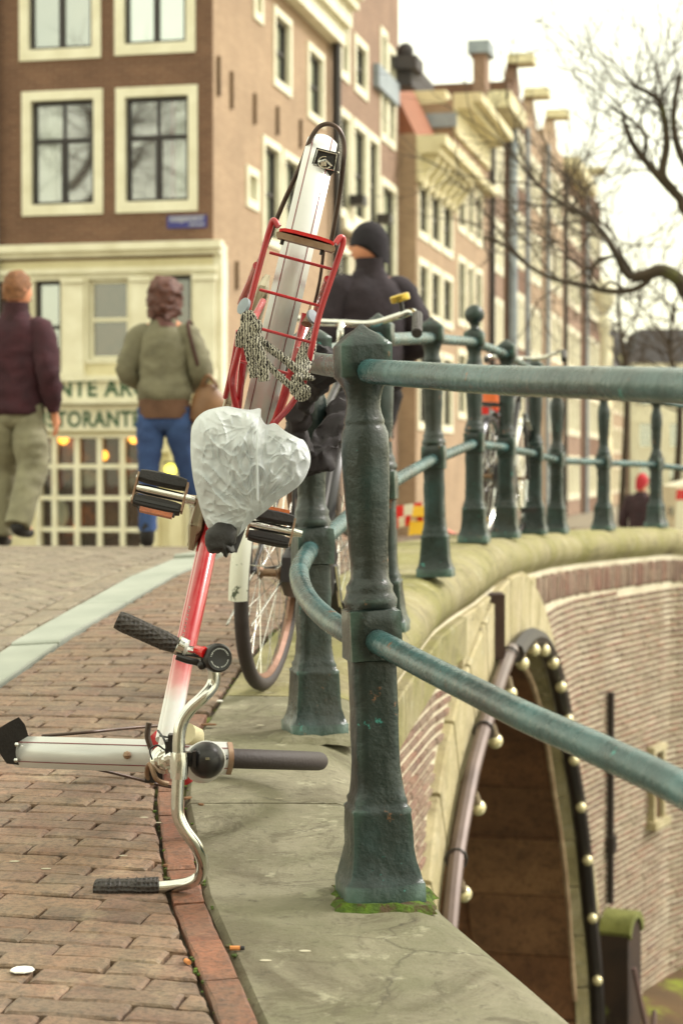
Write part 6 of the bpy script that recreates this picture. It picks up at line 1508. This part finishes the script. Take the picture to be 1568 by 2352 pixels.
# woman with bag
w1, T1, B1, R1_, k1 = person('woman with auburn hair, olive jacket, blue jeans and brown shoulder bag, seen from behind', gx(378,12.3), 12.3, .05, 1.735,
    dict(re=(.245,-.02,1.17), rw=(.13,.20,1.06), le=(-.245,.0,1.17), lw=(-.13,.20,1.06), rk=(.13,.12,.54), ra=(.24,.30,.14), lk=(-.10,.0,.52), la=(-.11,-.02,.09)),
    dict(top=cloth('olive_cloth', (128,124,102), (104,100,82)), legs=cloth('blue_denim', (62,88,138), (44,62,108), 7), shoes=M['black_rubber'], boot=.30, jr=1.0, tr=.98, sleeve=1.15, collar=cloth('pinkish_scarf', (120,84,80), (96,66,64)), torso=[(.96,.135,.10,0),(.98,.170,.13,0),(1.03,.180,.14,-.01),(1.12,.168,.13,0),(1.25,.172,.125,0),(1.36,.176,.12,0),(1.42,.155,.105,0),(1.47,.10,.08,0),(1.52,.075,.075,.01)]), .1, (simple('auburn_hair', (98,54,40), (62,32,26), 40, .6, bs=.8, bsc=90), .5, 1.34))
mb = MB(); mb.lathe([(.168,.86),(.174,.90),(.172,.97),(.165,1.0)], (0,0,0), n=24)
for i, p in enumerate(mb.v): mb.v[i] = V((p.x, p.y*.78, p.z))
T1(mb).build('knit_waistband', cloth('brown_knit', (110,80,62), (90,64,50)), w1)
bagm = simple('brown_leather', (140,102,70), (108,76,52), 8, .45, bs=.5, bsc=18)
sb = thing('shoulder_bag', 'slouchy brown leather shoulder bag hanging at the right hip of the woman', 'bag', B1+V((.36,-.02,.9)))
mb = MB(); rg = []
for z, w, d in ((.80,.05,.02),(.81,.15,.05),(.86,.175,.07),(.93,.165,.07),(1.0,.13,.055),(1.06,.08,.035),(1.09,.05,.02)): rg.append([V((.31+w*math.cos(a)*.85+(.95-z)*.12, -.02+d*math.sin(a), z)) for a in [2*math.pi*q/20 for q in range(20)]])
mb.rings(rg); displace(mb, .018, 9); T1(mb).build('bag_body', bagm, sb)
mb = MB(); mb.tube(catmull([V((.26,-.03,1.08)), V((.235,-.10,1.2)), V((.20,-.125,1.34)), V((.17,-.085,1.46)), V((.17,.02,1.5)), V((.2,.10,1.4))], 5), .013, 8, flat=((0,1,0),.5)); T1(mb).build('strap', cloth('strap_cloth', (78,50,44), (62,40,36)), sb)
mb = MB(); mb.tube(catmull([V((.25,-.05,1.07)), V((.30,-.08,1.14)), V((.36,-.05,1.06))], 5), .012, 8); T1(mb).build('handle', bagm, sb)
# man in black coat and knit hat behind the railing
person('man in black coat and black knit hat behind the railing, face turned aside', gx(850,11.0), 11.0, -.3, 1.80,
    dict(re=(.30,.0,1.14), rw=(.24,.16,1.02), le=(-.29,.0,1.14), lw=(-.24,.16,1.02), rk=(.06,.0,.5), lk=(-.06,0,.5), ra=(.07,0,.09), la=(-.07,0,.09)),
    dict(top=cloth('black_wool', (44,34,42), (34,26,34)), legs=cloth('black_trousers', (30,26,30), (24,20,24)), shoes=M['black_rubber'], collar=cloth('black_collar', (44,32,40), (34,26,32)), jr=1.12, sleeve=1.15, tr=.85), -1.15, (simple('short_brown_hair', (90,66,50), (60,44,36), 50, .8), -.35, .98), cloth('black_knit', (34,28,36), (26,22,30)))
ob_ = thing('orange_bag', 'orange and red bag hanging behind the railing beside the ball-topped post', 'bag', W(1128, 930, 12.3))
def sack(name, pts, mat, par, Z=12.3):
    rg = [[W(x + w*math.cos(q), y, Z) + V((0, .09*math.sin(q)*w/22, 0)) for q in [2*math.pi*j/16 for j in range(16)]] for x, y, w in pts]
    displace(MB().rings(rg), .008, 14).build(name, mat, par, ang=70)
sack('bag_top', [(1128,872,12),(1128,878,20),(1128,905,23),(1127,943,24)], simple('orange_fabric', (226,120,60), (214,96,44), 5, .7), ob_)
sack('red_band', [(1127,941,25),(1127,960,25),(1128,966,18)], simple('red_fabric', (220,40,34), (200,34,28), 5, .7), ob_)
dc_ = thing('dark_raincoat', 'dark raincoat draped over the bicycle below the orange and red bag', 'raincoat', W(1128, 1100, 12.4))
sack('coat_cloth', [(1133,962,20),(1132,990,22),(1128,1040,20),(1124,1100,22),(1124,1150,18),(1126,1188,10)], cloth('dark_red_brown_cloth', (58,34,32), (40,26,28)), dc_, 12.4)
person('distant person in dark coat and bright red hat between the last two posts', gx(1472,28), 28, .5, 1.80,
    dict(), dict(top=cloth('dark_coat', (58,36,42), (44,30,34)), legs=cloth('far_trousers', (70,60,70), (50,44,50)), shoes=M['black_rubber'], jr=1.1), .2, None, simple('red_hat', (180,40,50), None, 4, .8))
# ================= small litter =================
def bit(name, label, cat, x, y, w, d, h, mat, rot=0, group=None):
    Z = 3.0
    for _ in range(12):
        p = W(x, y, Z); g = ground(p.x, Z) if p.x < xin(Z) else interp(CAP_T, Z); Z = Z*(g/p.z) if p.z < 0 else Z
    p = W(x, y, Z); R = Matrix.Rotation(rot, 3, 'Z'); n = 9
    ring_ = [V((w/2*math.cos(2*math.pi*k/n)*(1+.25*noise.noise(V((k*2.3, x, y)))), d/2*math.sin(2*math.pi*k/n)*(1+.25*noise.noise(V((k*1.9, y, x)))), 0)) for k in range(n)]
    mb = MB(); mb.rings([[p + R @ q + UP*.0005 for q in ring_], [p + R @ (q*.97) + UP*(h*.8) for q in ring_], [p + R @ (q*.6) + UP*h for q in ring_]]); o = mb.build(name, mat, None); tag(o, label, cat, group); return o
pap = simple('white_paper', (240,238,232), (220,218,210), 20, .7); gumm = simple('old_gum', (176,170,150), (160,152,130), 20, .8); leafm = simple('dry_leaf', (120,84,50), (90,60,38), 30, .8)
bit('paper_scrap', 'bright white paper scrap lying on the bricks near the bottom of the view', 'paper scrap', 52, 2229, .042, .045, .003, pap, .1)
for x, y, lb in ((34,1979,'large pale gum spot on the bricks below the mud flap, at the left edge'),(106,1996,'smaller pale gum spot beside the large one below the mud flap'),(286,1966,'thin pale fleck on the bricks left of the crooked handlebar'),(331,1878,'tiny pale speck just left of the border bricks'),(375,1890,'long pale gum smear on a border brick under the handlebar'),(610,2207,'pale gum patch on the coping below the front post, left part'),(700,2185,'pale gum patch on the coping nearest the mossy post foot'),(830,1985,'white speck on the coping close against the front post'),(598,1666,'small white oval fleck on the coping above the bare tyre'),(640,1835,'greyish round gum spot on the coping in front of the tyre end')):
    bit('gum_spot', lb, 'gum spot', x, y, .034 if x == 375 else .022, .014, .0015, gumm, 0)
def butt(x, y, rot, lb):
    Z = 3.0
    for _ in range(12):
        p = W(x, y, Z); g = ground(p.x, Z) if p.x < xin(Z) else interp(CAP_T, Z); Z = Z*(g/p.z)
    p = W(x, y, Z)+UP*.005; d = V((math.cos(rot), math.sin(rot), 0)); t = thing('cigarette_butt', lb, 'cigarette butt', p)
    MB().tube([p, p+d*.018], .0042, 8).build('filter', simple('filter_paper', (214,140,80), None, 30, .8), t); MB().tube([p+d*.018, p+d*.024, p+d*.026], [.0042,.0038,.003], 8).build('burnt_end', M['black_rubber'], t)
butt(528, 2184, 0, 'orange cigarette butt lying at the edge of the coping stone'); butt(435, 2218, 2.0, 'cigarette butt wedged in the gap beside the border bricks')
for k, (x, y, w, lb) in enumerate(((480,1666,.07,'dry brown leaf in the corner where bricks meet the coping'),(430,1835,.05,'small pale crumpled leaf under the fallen handlebar'),(462,1850,.035,'dark leaf fragment on the coping beside the bar'),(505,1612,.03,'pale scrap in the joint near the bicycle wheel'),(380,1990,.022,'brown leaf bit in the gap by the border bricks'))):
    bit('dry_leaf', lb, 'leaf', x, y, w*.6, w*.35, .005, leafm if k != 3 else pap, k)
# moss and dirt in the joints of the border
mb = MB(); rr = random.Random(8); Y = 2.7
while Y < 7.4:
    for side in (0, 1):
        if rr.random() < .16:
            x = xin(Y) - (.07 if side else .0) + rr.uniform(-.004,.006); s = rr.uniform(.002,.007); mb.ball(V((x, Y, ground(x, Y)-.002)), s, 6, (1,1.6,.6))
    Y += .012
mb.build('joint_moss', M['moss'], None, kind='stuff')

# unseen bare tree added behind the viewer for branch reflections in the window panes
rt = copy_tree(tree2, label='unseen bare tree added behind the viewer, mirrored as dark branches in the window panes', cat='tree'); rt.location = (-30, 2, -2); rt.rotation_euler = (0, 0, 1.9); rt.scale = (3.4, 3.4, 2.1)
